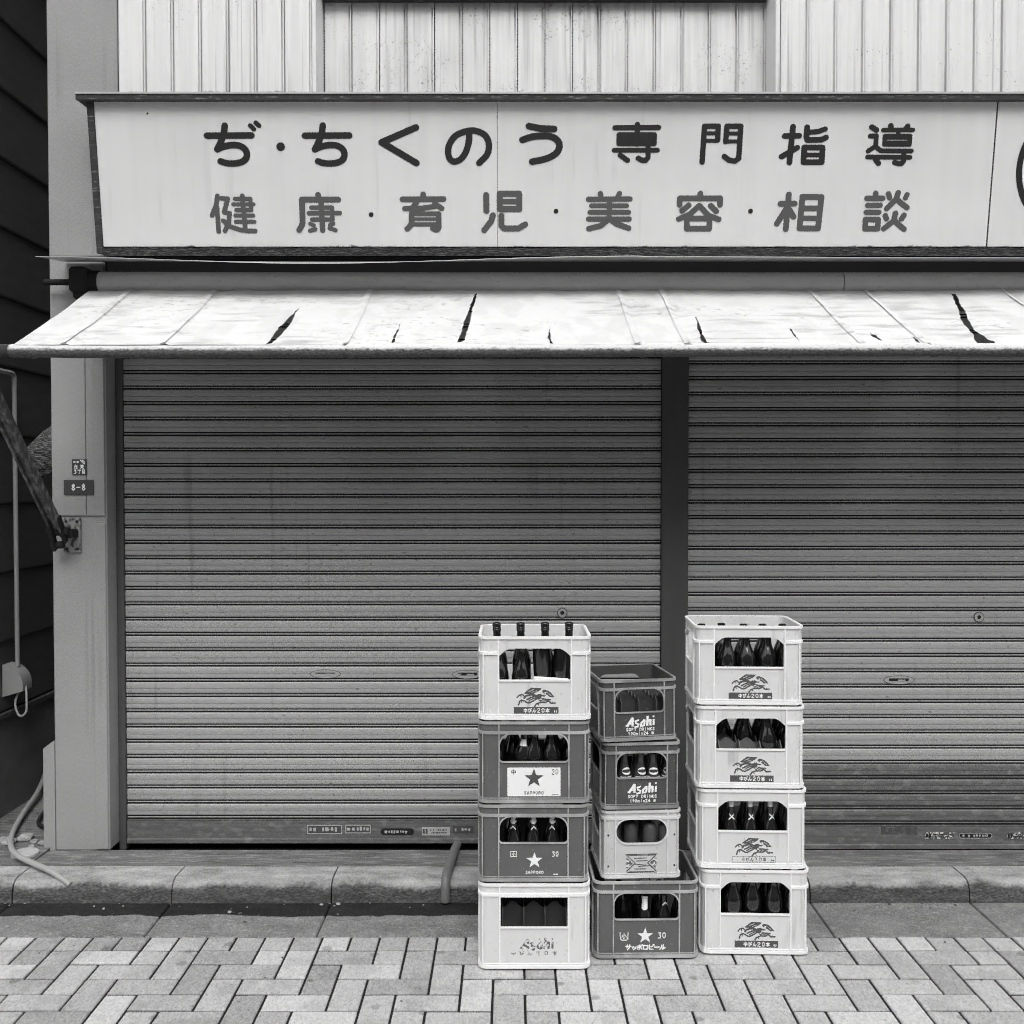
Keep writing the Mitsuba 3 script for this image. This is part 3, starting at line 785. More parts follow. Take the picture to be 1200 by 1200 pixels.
# ------------------------------------------------------------------ the other side of the street, behind the camera: it shuts out the low sky
for i, (xa, xb_, hh, yy) in enumerate([(-24.0, -13.2, 6.9, -7.9), (-13.0, -5.2, 6.2, -7.6), (-5.0, 2.8, 7.2, -7.8), (3.0, 10.8, 6.4, -7.7), (11.0, 24.0, 7.3, -8.0)]):
    ob = thing('facing_house', f'{["long", "low", "tall", "plain", "broad"][i]} plastered house across the street, behind the viewpoint', 'house', 'houses across the street')
    put('wall', bx(xa, xb_, yy - 7, yy, -0.1, hh, 0.02), 'm_facing', ob)
    put('roof', bx(xa - 0.1, xb_ + 0.1, yy - 7.2, yy + 0.35, hh + 0.002, hh + 0.25, 0.03), 'm_rust', ob)
    put('door', bx(xa + 1.0, xa + 3.4, yy + 0.002, yy + 0.06, 0.0, 2.3, 0.01), 'm_rail', ob)
    nwin = int((xb_ - xa) / 2.4)
    for f in (1, 2):
        for j in range(nwin):
            x = xa + 0.8 + j * 2.4
            if f == 1 and j == 0: continue
            w = put('window', bx(x + 0.0, x + 1.5, yy + 0.002, yy + 0.05, f * 2.9 - 2.0 + (0.2 if f == 2 else 0), f * 2.9 - 0.7, 0.01), 'm_tin', ob)
            put('pane', bx(x + 0.06, x + 1.44, yy + 0.051, yy + 0.056, f * 2.9 - 1.94 + (0.2 if f == 2 else 0), f * 2.9 - 0.76), 'm_glass', w)

# ------------------------------------------------------------------ small lettering
DAK = [[(76, 8), (83, 22)], [(90, 3), (97, 16)]]
GL = {'中': [R(12, 28, 88, 64), [(50, 4), (50, 98)]], '小': [[(50, 4), (50, 90), (38, 92)], [(24, 38), (10, 72)], [(76, 38), (92, 72)]],
      'び': [[(8, 25), (40, 20), (20, 50), (25, 85), (50, 90), (65, 60), (60, 25), (72, 52), (90, 62)]] + DAK, 'ん': [[(55, 5), (10, 94), (30, 56), (45, 56), (50, 86), (65, 92), (94, 55)]],
      '本': [[(5, 28), (95, 28)], [(50, 4), (50, 97)], [(50, 28), (10, 80)], [(50, 28), (90, 80)], [(30, 76), (70, 76)]],
      'サ': [[(5, 35), (95, 35)], [(30, 8), (30, 60)], [(70, 8), (70, 55), (42, 95)]], 'ッ': [[(20, 45), (28, 65)], [(45, 40), (52, 60)], [(85, 42), (75, 75), (45, 95)]],
      'ポ': [[(10, 30), (80, 30)], [(46, 8), (46, 95)], [(28, 50), (12, 80)], [(66, 50), (84, 80)], [(88, 6), (95, 12), (88, 18), (81, 12), (88, 6)]], 'ロ': [R(15, 20, 85, 88)],
      'ビ': [[(18, 10), (18, 78), (30, 88), (82, 88)], [(18, 48), (66, 38)]] + DAK, 'ー': [[(8, 50), (92, 50)]], 'ル': [[(30, 15), (28, 60), (8, 92)], [(58, 10), (58, 90), (94, 55)]],
      '台': [[(45, 5), (20, 40), (80, 35)], [(65, 25), (85, 45)], R(22, 56, 78, 92)], '東': [[(10, 15), (90, 15)], R(24, 30, 76, 60), [(24, 45), (76, 45)], [(50, 2), (50, 98)], [(50, 60), (10, 92)], [(50, 60), (90, 92)]],
      '丁': [[(8, 15), (92, 15)], [(52, 15), (52, 88), (35, 92)]], '目': [R(22, 8, 78, 94), [(22, 36), (78, 36)], [(22, 65), (78, 65)]], '3': [[(20, 12), (75, 12), (48, 44), (78, 66), (60, 94), (18, 90)]],
      '2': [[(20, 30), (32, 8), (65, 8), (78, 30), (18, 94), (82, 94)]], '0': [[(50, 6), (22, 26), (22, 74), (50, 94), (78, 74), (78, 26), (50, 6)]],
      '8': [[(50, 48), (24, 28), (50, 6), (76, 28), (50, 48), (20, 72), (50, 94), (80, 72), (50, 48)]], '-': [[(20, 52), (80, 52)]], '1': [[(30, 22), (55, 6), (55, 94)]], '4': [[(66, 94), (66, 6), (16, 68), (86, 68)]],
      '9': [[(74, 38), (50, 54), (24, 34), (50, 6), (76, 30), (72, 64), (46, 94)]], 'S': [[(80, 20), (50, 6), (22, 26), (50, 48), (80, 70), (50, 94), (18, 80)]], 'A': [[(12, 94), (50, 6), (88, 94)], [(28, 62), (72, 62)]],
      'P': [[(22, 94), (22, 8), (62, 8), (80, 30), (62, 52), (22, 52)]], 'O': [[(50, 6), (14, 28), (14, 72), (50, 94), (86, 72), (86, 28), (50, 6)]], 'R': [[(22, 94), (22, 8), (62, 8), (80, 30), (62, 50), (22, 50)], [(52, 50), (82, 94)]],
      'F': [[(82, 8), (22, 8), (22, 94)], [(22, 48), (70, 48)]], 'T': [[(10, 8), (90, 8)], [(50, 8), (50, 94)]], 'D': [[(20, 8), (50, 8), (84, 32), (84, 68), (50, 94), (20, 94), (20, 8)]], 'I': [[(50, 6), (50, 94)]],
      'N': [[(18, 94), (18, 6), (82, 94), (82, 6)]], 'K': [[(20, 6), (20, 94)], [(82, 6), (22, 54), (84, 94)]], 'm': [[(12, 94), (12, 42), (32, 42), (50, 52), (50, 94)], [(50, 52), (70, 42), (88, 52), (88, 94)]],
      'l': [[(50, 6), (50, 94)]], '×': [[(24, 40), (76, 84)], [(76, 40), (24, 84)]], ' ': []}

def small_text(chars, h, wd, weight=13, slant=0.0, adv=None):
    """characters as one 2-D shape in (x, z), centred, h tall, each wd wide"""
    out = []
    adv = adv or wd * 1.06
    for i, ch in enumerate(chars):
        if not GL[ch]: continue
        g = strokes(GL[ch], weight, 3)
        out.append(affinity.affine_transform(g, [wd / 100, 0, 0, -h / 100, i * adv, h / 2]))
    u = unary_union(out)
    b = u.bounds
    u = affinity.translate(u, -(b[0] + b[2]) / 2, 0)
    return affinity.affine_transform(u, [1, slant, 0, 1, 0, 0])

def latin(text, h, weight=18, wide=0.82):
    return flat(small_text(text, h, h * wide, weight, adv=h * wide * 1.02), 0.0009)

# address signs on the pillar
k = put('address_plate', bx(-2.072, -1.935, 4.7345, 4.7400, 1.731, 1.800, 0.001), 'm_tag'); tag(k, 'dark number plate reading 8-8 on the grey pillar', 'sign')
m = latin('8-8', 0.032, 16, 0.72); m.apply_translation((-2.004, 4.7345, 1.766)); put('lettering', m, 'm_print_white', k)
k = put('address_tag', bx(-2.033, -1.966, 4.7345, 4.7400, 1.824, 1.896, 0.001), 'm_tag'); tag(k, 'small square tag with three rows of pale characters above the number plate', 'sign')
tx = unary_union([affinity.translate(small_text('台東', 0.020, 0.020, 13, adv=0.028), 0, 0.0), affinity.translate(small_text('3丁目', 0.020, 0.017, 15, adv=0.019), 0, -0.023)] +
                 [sbox(x, 0.018, x + 0.009, 0.026) for x in (-0.026, -0.011)] + [LineString([(0.006, 0.030), (0.024, 0.014)]).buffer(0.0022), LineString([(0.015, 0.031), (0.026, 0.021)]).buffer(0.0018)])
m = flat(tx, 0.001); m.apply_translation((-1.9995, 4.7345, 1.861)); put('lettering', m, 'm_print_white', k)

# ------------------------------------------------------------------ crates
CS = m3.CrossSection
def rr(w, d, r):
    g = sbox(-w / 2 + r, -d / 2 + r, w / 2 - r, d / 2 - r).buffer(r, quad_segs=7)
    return CS([np.array(g.exterior.coords)[:-1]], m3.FillRule.EvenOdd)

def prism(cs, z0, z1):
    return cs.extrude(z1 - z0).translate((0, 0, z0))

def mbox(x0, x1, y0, y1, z0, z1):
    return m3.Manifold.cube((x1 - x0, y1 - y0, z1 - z0)).translate((x0, y0, z0))

def window_shape(style, x0, x1, z0, z1):
    w, h = x1 - x0, z1 - z0
    if style == 'rect':
        return sbox(x0, z0, x1, z1)
    if style == 'stadium':
        r = h / 2 * 0.98
        return sbox(x0 + r, z0 + h / 2 - 0.001, x1 - r, z0 + h / 2 + 0.001).buffer(r, quad_segs=10)
    if style == 'round':                                             # rounded upper corners, tight lower ones
        r = 0.042
        a = sbox(x0 + r, z0 + r, x1 - r, z1 - r).buffer(r, quad_segs=10)
        b = sbox(x0 + 0.012, z0 + 0.012, x1 - 0.012, z0 + h * 0.5).buffer(0.012, quad_segs=5)
        return unary_union([a, b])
    pts = [(x0, z1 - 0.24 * h)] + [(x0 + 0.17 * w * t, z1 - 0.24 * h * (1 - math.sin(t * math.pi / 2))) for t in np.linspace(0.1, 1, 8)]
    pts += [(x0 + x1 - x, z) for x, z in reversed(pts)]
    return Polygon([(x0, z0)] + pts + [(x1, z0)]).buffer(-0.004).buffer(0.004, quad_segs=5)

def vprism(shape, y0, y1):
    """a 2-D shape in (x, z) drawn out from y0 to y1"""
    polys = []
    for g in getattr(shape, 'geoms', [shape]):
        polys.append(np.array(g.exterior.coords)[:-1]); polys += [np.array(i.coords)[:-1] for i in g.interiors]
    cs = CS(polys, m3.FillRule.EvenOdd)
    return prism(cs, 0, y1 - y0).rotate((90, 0, 0)).translate((0, y1, 0))

def crate_shell(W, D, H, style, win, ridge, wx=0.315, corner=0.455, e=0.0065, frame=True, ridge_across=True, lean=0.0):
    r = 0.030 if W > 0.36 else 0.022
    t = 0.0045
    wi, di = W - 2 * e, D - 2 * e
    outer, inner = rr(wi, di, r), rr(wi - 2 * t, di - 2 * t, r - t * 0.8)
    body = prism(outer, 0.008, H - 0.002) - prism(inner, 0.016, H + 0.01) + prism(inner.offset(-0.006, m3.JoinType.Round), 0.0, 0.012)
    def band(z0, z1, proud):
        return prism(rr(wi + 2 * proud, di + 2 * proud, r + proud), z0, z1) - prism(inner, z0 - 0.01, z1 + 0.01)
    parts = [band(H - 0.010, H, e), band(0.007, 0.019, e), band(0.022, 0.025, e * 0.5)]
    zr = ridge * H
    full = band(zr - 0.005, zr + 0.005, e)
    if not ridge_across:
        full = full - mbox(-W * wx, W * wx, -D, D, zr - 0.01, zr + 0.01)
    parts.append(full)
    x0, x1 = -W * wx + 0.0035, W * wx - 0.0035
    shp = window_shape(style, x0, x1, win[0] * H, win[1] * H)
    xw = D * 0.30
    shp_s = window_shape(style, -xw, xw, win[0] * H, win[1] * H)
    for sy in (-1, 1):
        yf = sy * (di / 2)
        lo, hi = (yf - 0.001, yf + e - 0.0006) if sy > 0 else (yf - e + 0.0006, yf + 0.001)
        for x in (-W * wx, W * wx):
            parts.append(mbox(x - 0.0024, x + 0.0024, lo, hi, 0.012, H - 0.006))
        for x in (-W * corner, W * corner):
            parts.append(mbox(x - 0.0022, x + 0.0022, lo + (0.003 if sy < 0 else 0), hi - (0.003 if sy > 0 else 0), 0.008, zr))
        if frame:
            ring = shp.buffer(0.0048, quad_segs=4).difference(shp).intersection(sbox(-W * wx, 0, W * wx, H))
            parts.append(vprism(ring, lo, hi))
        else:
            parts.append(mbox(x0, x1, lo, hi, win[0] * H - 0.006, win[0] * H))
    for sx in (-1, 1):
        xf = sx * (wi / 2)
        lo, hi = (xf - 0.001, xf + e - 0.0006) if sx > 0 else (xf - e + 0.0006, xf + 0.001)
        for y in (-D * 0.33, D * 0.33):
            parts.append(mbox(lo, hi, y - 0.0024, y + 0.0024, 0.008, H - 0.006))
        ring = shp_s.buffer(0.0048, quad_segs=4).difference(shp_s)
        parts.append(vprism(ring, -hi, -lo).rotate((0, 0, 90)))
    if style == 'arch':                                              # little gussets at the foot of the corners
        for sx in (-1, 1):
            for x in (0.475, 0.40):
                parts.append(vprism(Polygon([(sx * W * x, 0.010), (sx * W * (x - 0.022), 0.010), (sx * W * (x - 0.004), 0.010 + 0.11 * H)]).buffer(0), -di / 2 - e * 0.85, -di / 2 + 0.001))
    m = m3.Manifold.batch_boolean(parts, m3.OpType.Add)
    cut = vprism(shp, -D, D)
    cut_s = vprism(shp_s, -W, W).rotate((0, 0, 90))
    body = body - cut - cut_s + prism(inner.offset(0.001, m3.JoinType.Round), 0.006, 0.016)
    ribs = m - cut - cut_s - prism(outer.offset(-0.0008, m3.JoinType.Round), -0.01, H + 0.02)
    out = []
    for q in (body, ribs):
        me = q.to_mesh()
        out.append(trimesh.Trimesh(me.vert_properties[:, :3], me.tri_verts, process=False))
    return out

def divider_mesh(W, D, nx, ny, h, amp):
    ms = []
    wi, di = W - 0.024, D - 0.024
    px, py = wi / nx, di / ny
    for j in range(1, ny):
        xs = np.linspace(-wi / 2, wi / 2, nx * 10 + 1)
        pts = [(x, h - amp * (0.5 + 0.5 * math.cos(2 * math.pi * (x + wi / 2) / px))) for x in xs]
        m = flat(Polygon(pts + [(wi / 2, 0.018), (-wi / 2, 0.018)]), 0.003)
        m.apply_translation((0, -di / 2 + j * py, 0)); ms.append(m)
    for i in range(1, nx):
        ys = np.linspace(-di / 2, di / 2, ny * 8 + 1)
        pts = [(y, h - amp * (0.5 + 0.5 * math.cos(2 * math.pi * (y + di / 2) / py))) for y in ys]
        m = flat(Polygon(pts + [(di / 2, 0.018), (-di / 2, 0.018)]), 0.003)
        rot_pts(m, math.pi / 2); m.apply_translation((-wi / 2 + i * px, 0, 0)); ms.append(m)
    return cat(ms)

def kirin_shape(w):
    """the running long-maned beast of the emblem, w wide"""
    A = [Polygon([(345, 162), (400, 120), (440, 90), (470, 68), (655, 75), (640, 100), (600, 130), (560, 150), (490, 175), (400, 178), (360, 175)]),
         Polygon([(665, 118), (690, 103), (725, 105), (780, 125), (830, 165), (885, 232), (800, 235), (765, 200), (725, 178), (742, 155), (728, 140), (700, 145), (712, 165), (690, 165), (668, 140)]),
         Polygon([(540, 205), (600, 178), (645, 188), (730, 205), (715, 222), (655, 222), (640, 245), (735, 262), (700, 268), (600, 255), (560, 240)])]
    L = [(26, [(352, 250), (375, 215), (420, 200), (510, 185)]), (18, [(225, 238), (262, 200), (310, 186), (345, 216)]), (12, [(285, 205), (292, 232)]), (20, [(395, 278), (470, 240), (560, 210), (640, 186)]),
         (16, [(432, 302), (500, 262), (600, 225)]), (14, [(500, 210), (540, 190)]), (20, [(250, 372), (265, 312), (300, 285), (350, 300), (400, 332), (440, 337), (500, 305), (570, 262), (640, 250)]),
         (12, [(295, 300), (305, 330)]), (20, [(535, 398), (560, 357), (640, 325), (720, 330), (780, 298), (822, 343), (898, 337)]), (14, [(640, 300), (690, 272), (760, 275), (815, 278)]), (12, [(600, 262), (650, 330)]),
         (12, [(680, 305), (735, 290), (780, 298)]), (10, [(850, 320), (862, 345)]), (12, [(595, 360), (605, 378)])]
    g = unary_union(A + [LineString(p).buffer(a * 0.66, quad_segs=3) for a, p in L])
    g = g.difference(unary_union([LineString([(430, 132), (475, 118), (515, 95)]).buffer(6), LineString([(480, 150), (560, 125)]).buffer(4), LineString([(750, 140), (790, 180), (830, 212)]).buffer(4)]))
    s = w / 690.0
    return affinity.affine_transform(g, [s, 0, 0, -s, -560 * s, 235 * s])

def asahi_shape(w):
    L = [(46, [(228, 372), (345, 205)]), (46, [(340, 205), (338, 372)]), (26, [(255, 322), (335, 318)]), (36, [(222, 372), (222, 340)]), (30, [(452, 255), (395, 272), (402, 312), (455, 335), (438, 380), (385, 382)]),
         (36, [(572, 248), (505, 318), (500, 366), (552, 366)]), (38, [(578, 250), (560, 372)]), (44, [(634, 182), (622, 370)]), (34, [(640, 290), (672, 258), (694, 262)]), (40, [(692, 250), (684, 368)]), (34, [(756, 182), (742, 208)]), (36, [(752, 248), (748, 362)])]
    g = unary_union([LineString(p).buffer(a / 2, cap_style=2 if a > 30 else 1, join_style=2) for a, p in L])
    s = w / 570.0
    return affinity.affine_transform(g, [s, 0, 0, -s, -490 * s, 285 * s])

def star(r):
    p = []
    for i in range(10):
        a = math.pi / 2 + i * math.pi / 5
        q = r if i % 2 == 0 else r * 0.40
        p.append((q * math.cos(a), q * math.sin(a)))
    return Polygon(p)

BOTTLE = [(0, 0), (.030, 0), (.0335, .004), (.0345, .010), (.0345, .140), (.033, .155), (.028, .173), (.020, .192), (.0155, .208), (.0138, .225), (.0135, .244), (.0150, .246), (.0150, .258), (.011, .260), (0, .260)]
SOFT = [(0, 0), (.022, 0), (.0255, .004), (.0258, .085), (.024, .105), (.018, .128), (.0135, .148), (.012, .168), (.0138, .172), (.0138, .184), (0, .186)]
TALL = [(0, 0), (.030, 0), (.0345, .005), (.035, .185), (.032, .205), (.022, .235), (.0155, .255), (.0142, .290), (.0142, .297), (.0158, .299), (.0158, .303), (.0140, .305), (.0158, .307), (.0158, .311), (.0140, .313), (.0158, .315), (.0158, .325), (.012, .329), (0, .329)]
def scaled(p, s): return [(a * s, b * s) for a, b in p]
PLY = {'beer': mikit.ply(lathe(BOTTLE, 22), 'm_glass', smooth=50), 'small': mikit.ply(lathe(scaled(BOTTLE, 0.80), 22), 'm_glass', smooth=50), 'tall': mikit.ply(lathe(TALL, 22), 'm_glass', smooth=50),
       'squat': mikit.ply(lathe(scaled(SOFT, 1.25), 22), 'm_glass', smooth=50), 'soft': mikit.ply(lathe(SOFT, 20), 'm_glass_clear', smooth=50), 'dome': mikit.ply(lathe([(0, 0), (.010, 0), (.011, .03), (.020, .06), (.026, .085), (.026, .150), (.024, .166), (.017, .176), (0, .180)], 20), 'm_divider', smooth=50)}

def label_band(prof, a0, a1, zlo, zhi, s=1.0, n=12, proud=0.0006):
    """a paper label lying on the bottle between two heights (functions of the angle fraction -1..1)"""
    pr = np.array(prof) * s
    def rad(z): return float(np.interp(z, pr[1:-1, 1], pr[1:-1, 0])) + proud
    V, F = [], []
    rows = 4
    for i in range(n + 1):
        f = -1 + 2 * i / n
        a = -math.pi / 2 + f * (a1 - a0) / 2
        for k in range(rows + 1):
            z = zlo(f) + (zhi(f) - zlo(f)) * k / rows
            r_ = rad(z); V.append((r_ * math.cos(a), r_ * math.sin(a), z))
    for i in range(n):
        for k in range(rows):
            a = i * (rows + 1) + k
            F += [[a, a + rows + 1, a + rows + 2], [a, a + rows + 2, a + 1]]
    return trimesh.Trimesh(V, F, process=False)

c1 = lambda v: (lambda f: v)
PLY['neck_label'] = mikit.ply(label_band(BOTTLE, 0, 2.6, lambda f: .196 - .006 * (1 - f * f), c1(.222), 0.80), 'm_foil', smooth=True)
PLY['crest'] = mikit.ply(label_band(BOTTLE, 0, 1.9, lambda f: .166 + .012 * (1 - abs(f)), lambda f: .172 + .012 * (1 - abs(f)), 0.80), 'm_foil', smooth=True)
PLY['foil_cap'] = mikit.ply(label_band(BOTTLE, 0, 2 * math.pi, c1(.208), c1(.246), 0.80, n=20), 'm_foil', smooth=True)
x1 = label_band(BOTTLE, 0, 1.7, lambda f: .168 + .010 * f, lambda f: .174 + .010 * f, 0.80)
x2 = label_band(BOTTLE, 0, 1.7, lambda f: .168 - .010 * f, lambda f: .174 - .010 * f, 0.80)
PLY['cross'] = mikit.ply(cat([x1, x2]), 'm_foil', smooth=True)
PLY['big_label'] = mikit.ply(label_band(BOTTLE, 0, 2.2, lambda f: .170 - .016 * math.sqrt(max(0, 1 - f * f)), c1(.205), 0.80), 'm_foil', smooth=True)
o1 = label_band(SOFT, 0, 2.0, lambda f: .122 - .013 * math.sqrt(max(0, 1 - f * f)), lambda f: .122 - .006 * math.sqrt(max(0, 1 - f * f)))
o2 = label_band(SOFT, 0, 2.0, lambda f: .122 + .006 * math.sqrt(max(0, 1 - f * f)), lambda f: .122 + .013 * math.sqrt(max(0, 1 - f * f)))
o3 = label_band(SOFT, 0, 2.4, c1(.098), c1(.102))
PLY['oval'] = mikit.ply(cat([o1, o2, o3]), 'm_foil', smooth=True)
PLY['tag'] = mikit.ply(label_band(BOTTLE, 0, 1.3, c1(.190), c1(.214), 1.0), 'm_foil', smooth=True)
PROUD = {'big_label': 'label', 'neck_label': 'neck_label', 'crest': 'shoulder_label', 'foil_cap': 'neck_foil', 'cross': 'shoulder_label', 'oval': 'label', 'tag': 'label'}
ORD = ['first', 'second', 'third', 'fourth', 'fifth', 'sixth']

def crate(xc, yf, z0, W, D, H, rot, bsdf, label, where, style, win, ridge, group, tilt=0.0, **kw):
    k = thing('crate', label, 'crate', group)
    M = trimesh.transformations.translation_matrix((xc, yf, z0)) @ trimesh.transformations.rotation_matrix(math.radians(rot), (0, 0, 1)) @ trimesh.transformations.rotation_matrix(math.radians(tilt), (0, 1, 0)) @ trimesh.transformations.translation_matrix((0, D / 2, 0))
    body, ribs = crate_shell(W, D, H, style, win, ridge, **kw)
    put('body', body.apply_transform(M), bsdf, k, smooth=32)
    put('ribs', ribs.apply_transform(M), bsdf.replace('m_crate', 'm_rib'), k, smooth=32)
    return dict(k=k, M=M, W=W, D=D, H=H, where=where, yp=-D / 2 + 0.0065)

def prt(c, name, shape_or_mesh, x, z, bsdf, off=0.0, depth=0.0009, label=None):
    m = shape_or_mesh if isinstance(shape_or_mesh, trimesh.Trimesh) else flat(shape_or_mesh, depth)
    m = m.copy(); m.apply_translation((x, c['yp'] - off + 0.0001, z)); m.apply_transform(c['M'])
    return put(name, m, bsdf, c['k'], label=label)

def bottles(c, kind, places, labs=(), adj='dark glass'):
    """places: (x, y, z, tilt x, tilt y, label kinds, row word, order word)"""
    for x, y, z, tx, ty, ls, row, word in places:
        k = thing('bottle', f"{adj} bottle, {word}, {row} row, {c['where']}", 'bottle', f"bottles in {c['where']}")
        L = c['M'] @ trimesh.transformations.translation_matrix((x, y, z)) @ trimesh.transformations.rotation_matrix(tx, (1, 0, 0)) @ trimesh.transformations.rotation_matrix(ty, (0, 1, 0)) @ trimesh.transformations.rotation_matrix(rng.uniform(-0.35, 0.35), (0, 0, 1))
        tw = T(L.tolist())
        put('glass', PLY[kind], None, k, to_world=tw)
        for l in ls:
            put(PROUD[l], PLY[l], None, k, to_world=tw)

def row(c, n, pitch, y, word, ls=(), z=0.017, jit=0.008, only=None, tilt=0.05):
    names = ['leftmost'] + ['second from left', 'third from left', 'fourth from left', 'fifth from left'][:n - 2] + ['rightmost']
    out = []
    for i in range(n):
        if only is not None and i not in only: continue
        out.append(((i - (n - 1) / 2) * pitch + rng.uniform(-jit, jit) * 0.5, y + rng.uniform(-jit, jit), z, rng.uniform(-tilt, tilt), rng.uniform(-tilt, tilt), ls, word, names[i]))
    return out

def bar_text(c, x, z, w, h, chars, solid=True):
    if solid:
        prt(c, 'print_bar', sbox(-w / 2, -h / 2, w / 2, h / 2), x, z, 'm_print_grey')
        prt(c, 'lettering', small_text(chars, h * 0.68, h * 0.60, 16, adv=h * 0.66), x + 0.01 * w, z, 'm_print_white', 0.0009)
        prt(c, 'lettering', unary_union([sbox(w * 0.40, -h * 0.3, w * 0.42, 0), sbox(w * 0.44, -h * 0.3, w * 0.46, 0)]), x, z, 'm_print_white', 0.0009)
    else:
        b = sbox(-w / 2, -h / 2, w / 2, h / 2)
        prt(c, 'print_bar', b.difference(b.buffer(-0.0014)), x, z, 'm_print_grey')
        prt(c, 'lettering', small_text(chars, h * 0.68, h * 0.60, 13, adv=h * 0.66), x + 0.01 * w, z, 'm_print_grey')
        prt(c, 'lettering', unary_union([sbox(w * 0.40, -h * 0.25, w * 0.43, -h * 0.05), sbox(w * 0.44, -h * 0.25, w * 0.47, -h * 0.05)]), x, z, 'm_print_grey')

def kirin_print(c, chars, solid=True):
    W, H = c['W'], c['H']
    prt(c, 'emblem', kirin_shape(0.345 * W), 0.012 * W, 0.285 * H, 'm_print_grey')
    bar_text(c, 0.012 * W, 0.130 * H, 0.395 * W, 0.078 * H, chars, solid)

ARCH = dict(style='arch', win=(0.49, 0.855), ridge=0.80, frame=False, ridge_across=False, wx=0.322)
SAP = dict(style='round', win=(0.52, 0.845), ridge=0.865, wx=0.31)
GLf, GMf, GRf = 'crates in the left stack', 'crates in the middle stack', 'crates in the right stack'

# left stack
Y1 = 3.700
a1 = crate(0.081, Y1, 0.0, 0.413, 0.335, 0.320, 0.0, 'm_crate_white', 'white crate with worn faded print on the ground under the left stack', "the left stack's bottom crate", 'rect', (0.50, 0.845), 0.87, GLf, wx=0.305)
prt(a1, 'emblem', asahi_shape(0.125), 0.010, 0.300 * 0.320, 'm_print_worn', label='half worn away brand print')
prt(a1, 'lettering', small_text('中びん20本', 0.017, 0.018, 13, adv=0.030), 0.0, 0.195 * 0.320, 'm_print_worn')
prt(a1, 'embossing', unary_union([sbox(x, 0.0, x + 0.006, 0.004) for x in np.arange(0.02, 0.115, 0.009)] + [sbox(0.015, -0.007, 0.115, -0.005)]), 0, 0.035, 'm_crate_white')
m = divider_mesh(0.413, 0.335, 5, 4, 0.222, 0.024).apply_transform(a1['M']); put('divider', m, 'm_divider', a1['k'])
a2 = crate(0.078, Y1 + 0.003, 0.3205, 0.409, 0.335, 0.2885, 0.0, 'm_crate_red', 'dark crate with white star marked 30, second from the ground in the left stack', "the left stack's second lowest crate", group=GLf, **SAP)
prt(a2, 'star', star(0.0305), 0.004, 0.287 * 0.2885, 'm_print_white')
prt(a2, 'lettering', latin('SAPPORO', 0.0115), 0.004, 0.135 * 0.2885, 'm_print_white')
prt(a2, 'lettering', latin('30', 0.0200, 16, 0.64), 0.080, 0.370 * 0.2885, 'm_print_white')
prt(a2, 'lettering', unary_union([R_ for R_ in [Polygon(R(-0.012, -0.011, 0.012, 0.011)).difference(Polygon(R(-0.0095, -0.0085, 0.0095, 0.0085))), small_text('小', 0.014, 0.014, 13)]]), -0.072, 0.370 * 0.2885, 'm_print_white')
prt(a2, 'lettering', unary_union([sbox(-0.008, 0, -0.001, 0.0035), sbox(0.001, 0, 0.008, 0.0035)]), 0.082, 0.105 * 0.2885, 'm_print_white')
bottles(a2, 'small', row(a2, 5, 0.0735, -0.120, 'front', ('neck_label', 'crest'), jit=0.003, tilt=0.01) + row(a2, 5, 0.0735, -0.046, 'second', ()) + row(a2, 5, 0.0735, 0.028, 'third', (), only=(1, 2, 3)))
a3 = crate(0.080, Y1 + 0.004, 0.6095, 0.411, 0.335, 0.305, 0.3, 'm_crate_red', 'dark crate with white star panel marked 20, second from top of the left stack', "the left stack's second highest crate", group=GLf, **SAP)
H3 = 0.305
prt(a3, 'label_panel', sbox(-0.0970, 0, 0.0970, 0.258 * H3 + 0.026).buffer(-0.003).buffer(0.003), 0, 0.100 * H3, 'm_print_white')
prt(a3, 'star', star(0.0365), 0.0, 0.315 * H3, 'm_print_grey', 0.0009)
prt(a3, 'lettering', latin('SAPPORO', 0.0125), 0.0, 0.140 * H3, 'm_print_grey', 0.0009)
prt(a3, 'lettering', latin('20', 0.0215, 12, 0.62), 0.077, 0.392 * H3, 'm_print_grey', 0.0009)
prt(a3, 'lettering', small_text('中', 0.018, 0.020, 13), -0.074, 0.392 * H3, 'm_print_grey', 0.0009)
prt(a3, 'lettering', sbox(-0.012, 0, 0.012, 0.002), 0.077, 0.115 * H3, 'm_print_grey', 0.0009)
bottles(a3, 'beer', row(a3, 5, 0.0735, -0.108, 'front', (), tilt=0.03, only=(0, 2, 3, 4)) + [(-0.055, -0.105, 0.017, 0.02, 0.10, ('tag',), 'front', 'second from left')] + row(a3, 5, 0.0735, -0.034, 'second', (), tilt=0.03) + row(a3, 5, 0.0735, 0.042, 'third', (), only=(1, 2, 3), tilt=0.03))
a4 = crate(0.083, Y1, 0.9150, 0.412, 0.335, 0.3110, 0.0, 'm_crate_white', 'white emblem crate on top of the left stack with bottle necks above its rim', "the left stack's top crate", group=GLf, **ARCH)
kirin_print(a4, '中びん20本')
bottles(a4, 'tall', row(a4, 4, 0.084, -0.040, 'second', (), tilt=0.045, jit=0.004))
inv = math.pi
bottles(a4, 'beer', [(-0.125, -0.108, 0.017, 0.02, -0.03, (), 'front', 'leftmost'), (-0.055, -0.112, 0.017, 0.02, 0.04, (), 'front', 'second from left'),
                     ])
bottles(a4, 'squat', [(0.024, -0.118, 0.292, inv + 0.02, 0.03, (), 'front', 'third from left, upside down'), (0.104, -0.116, 0.288, inv - 0.02, -0.05, (), 'front', 'rightmost, upside down')])
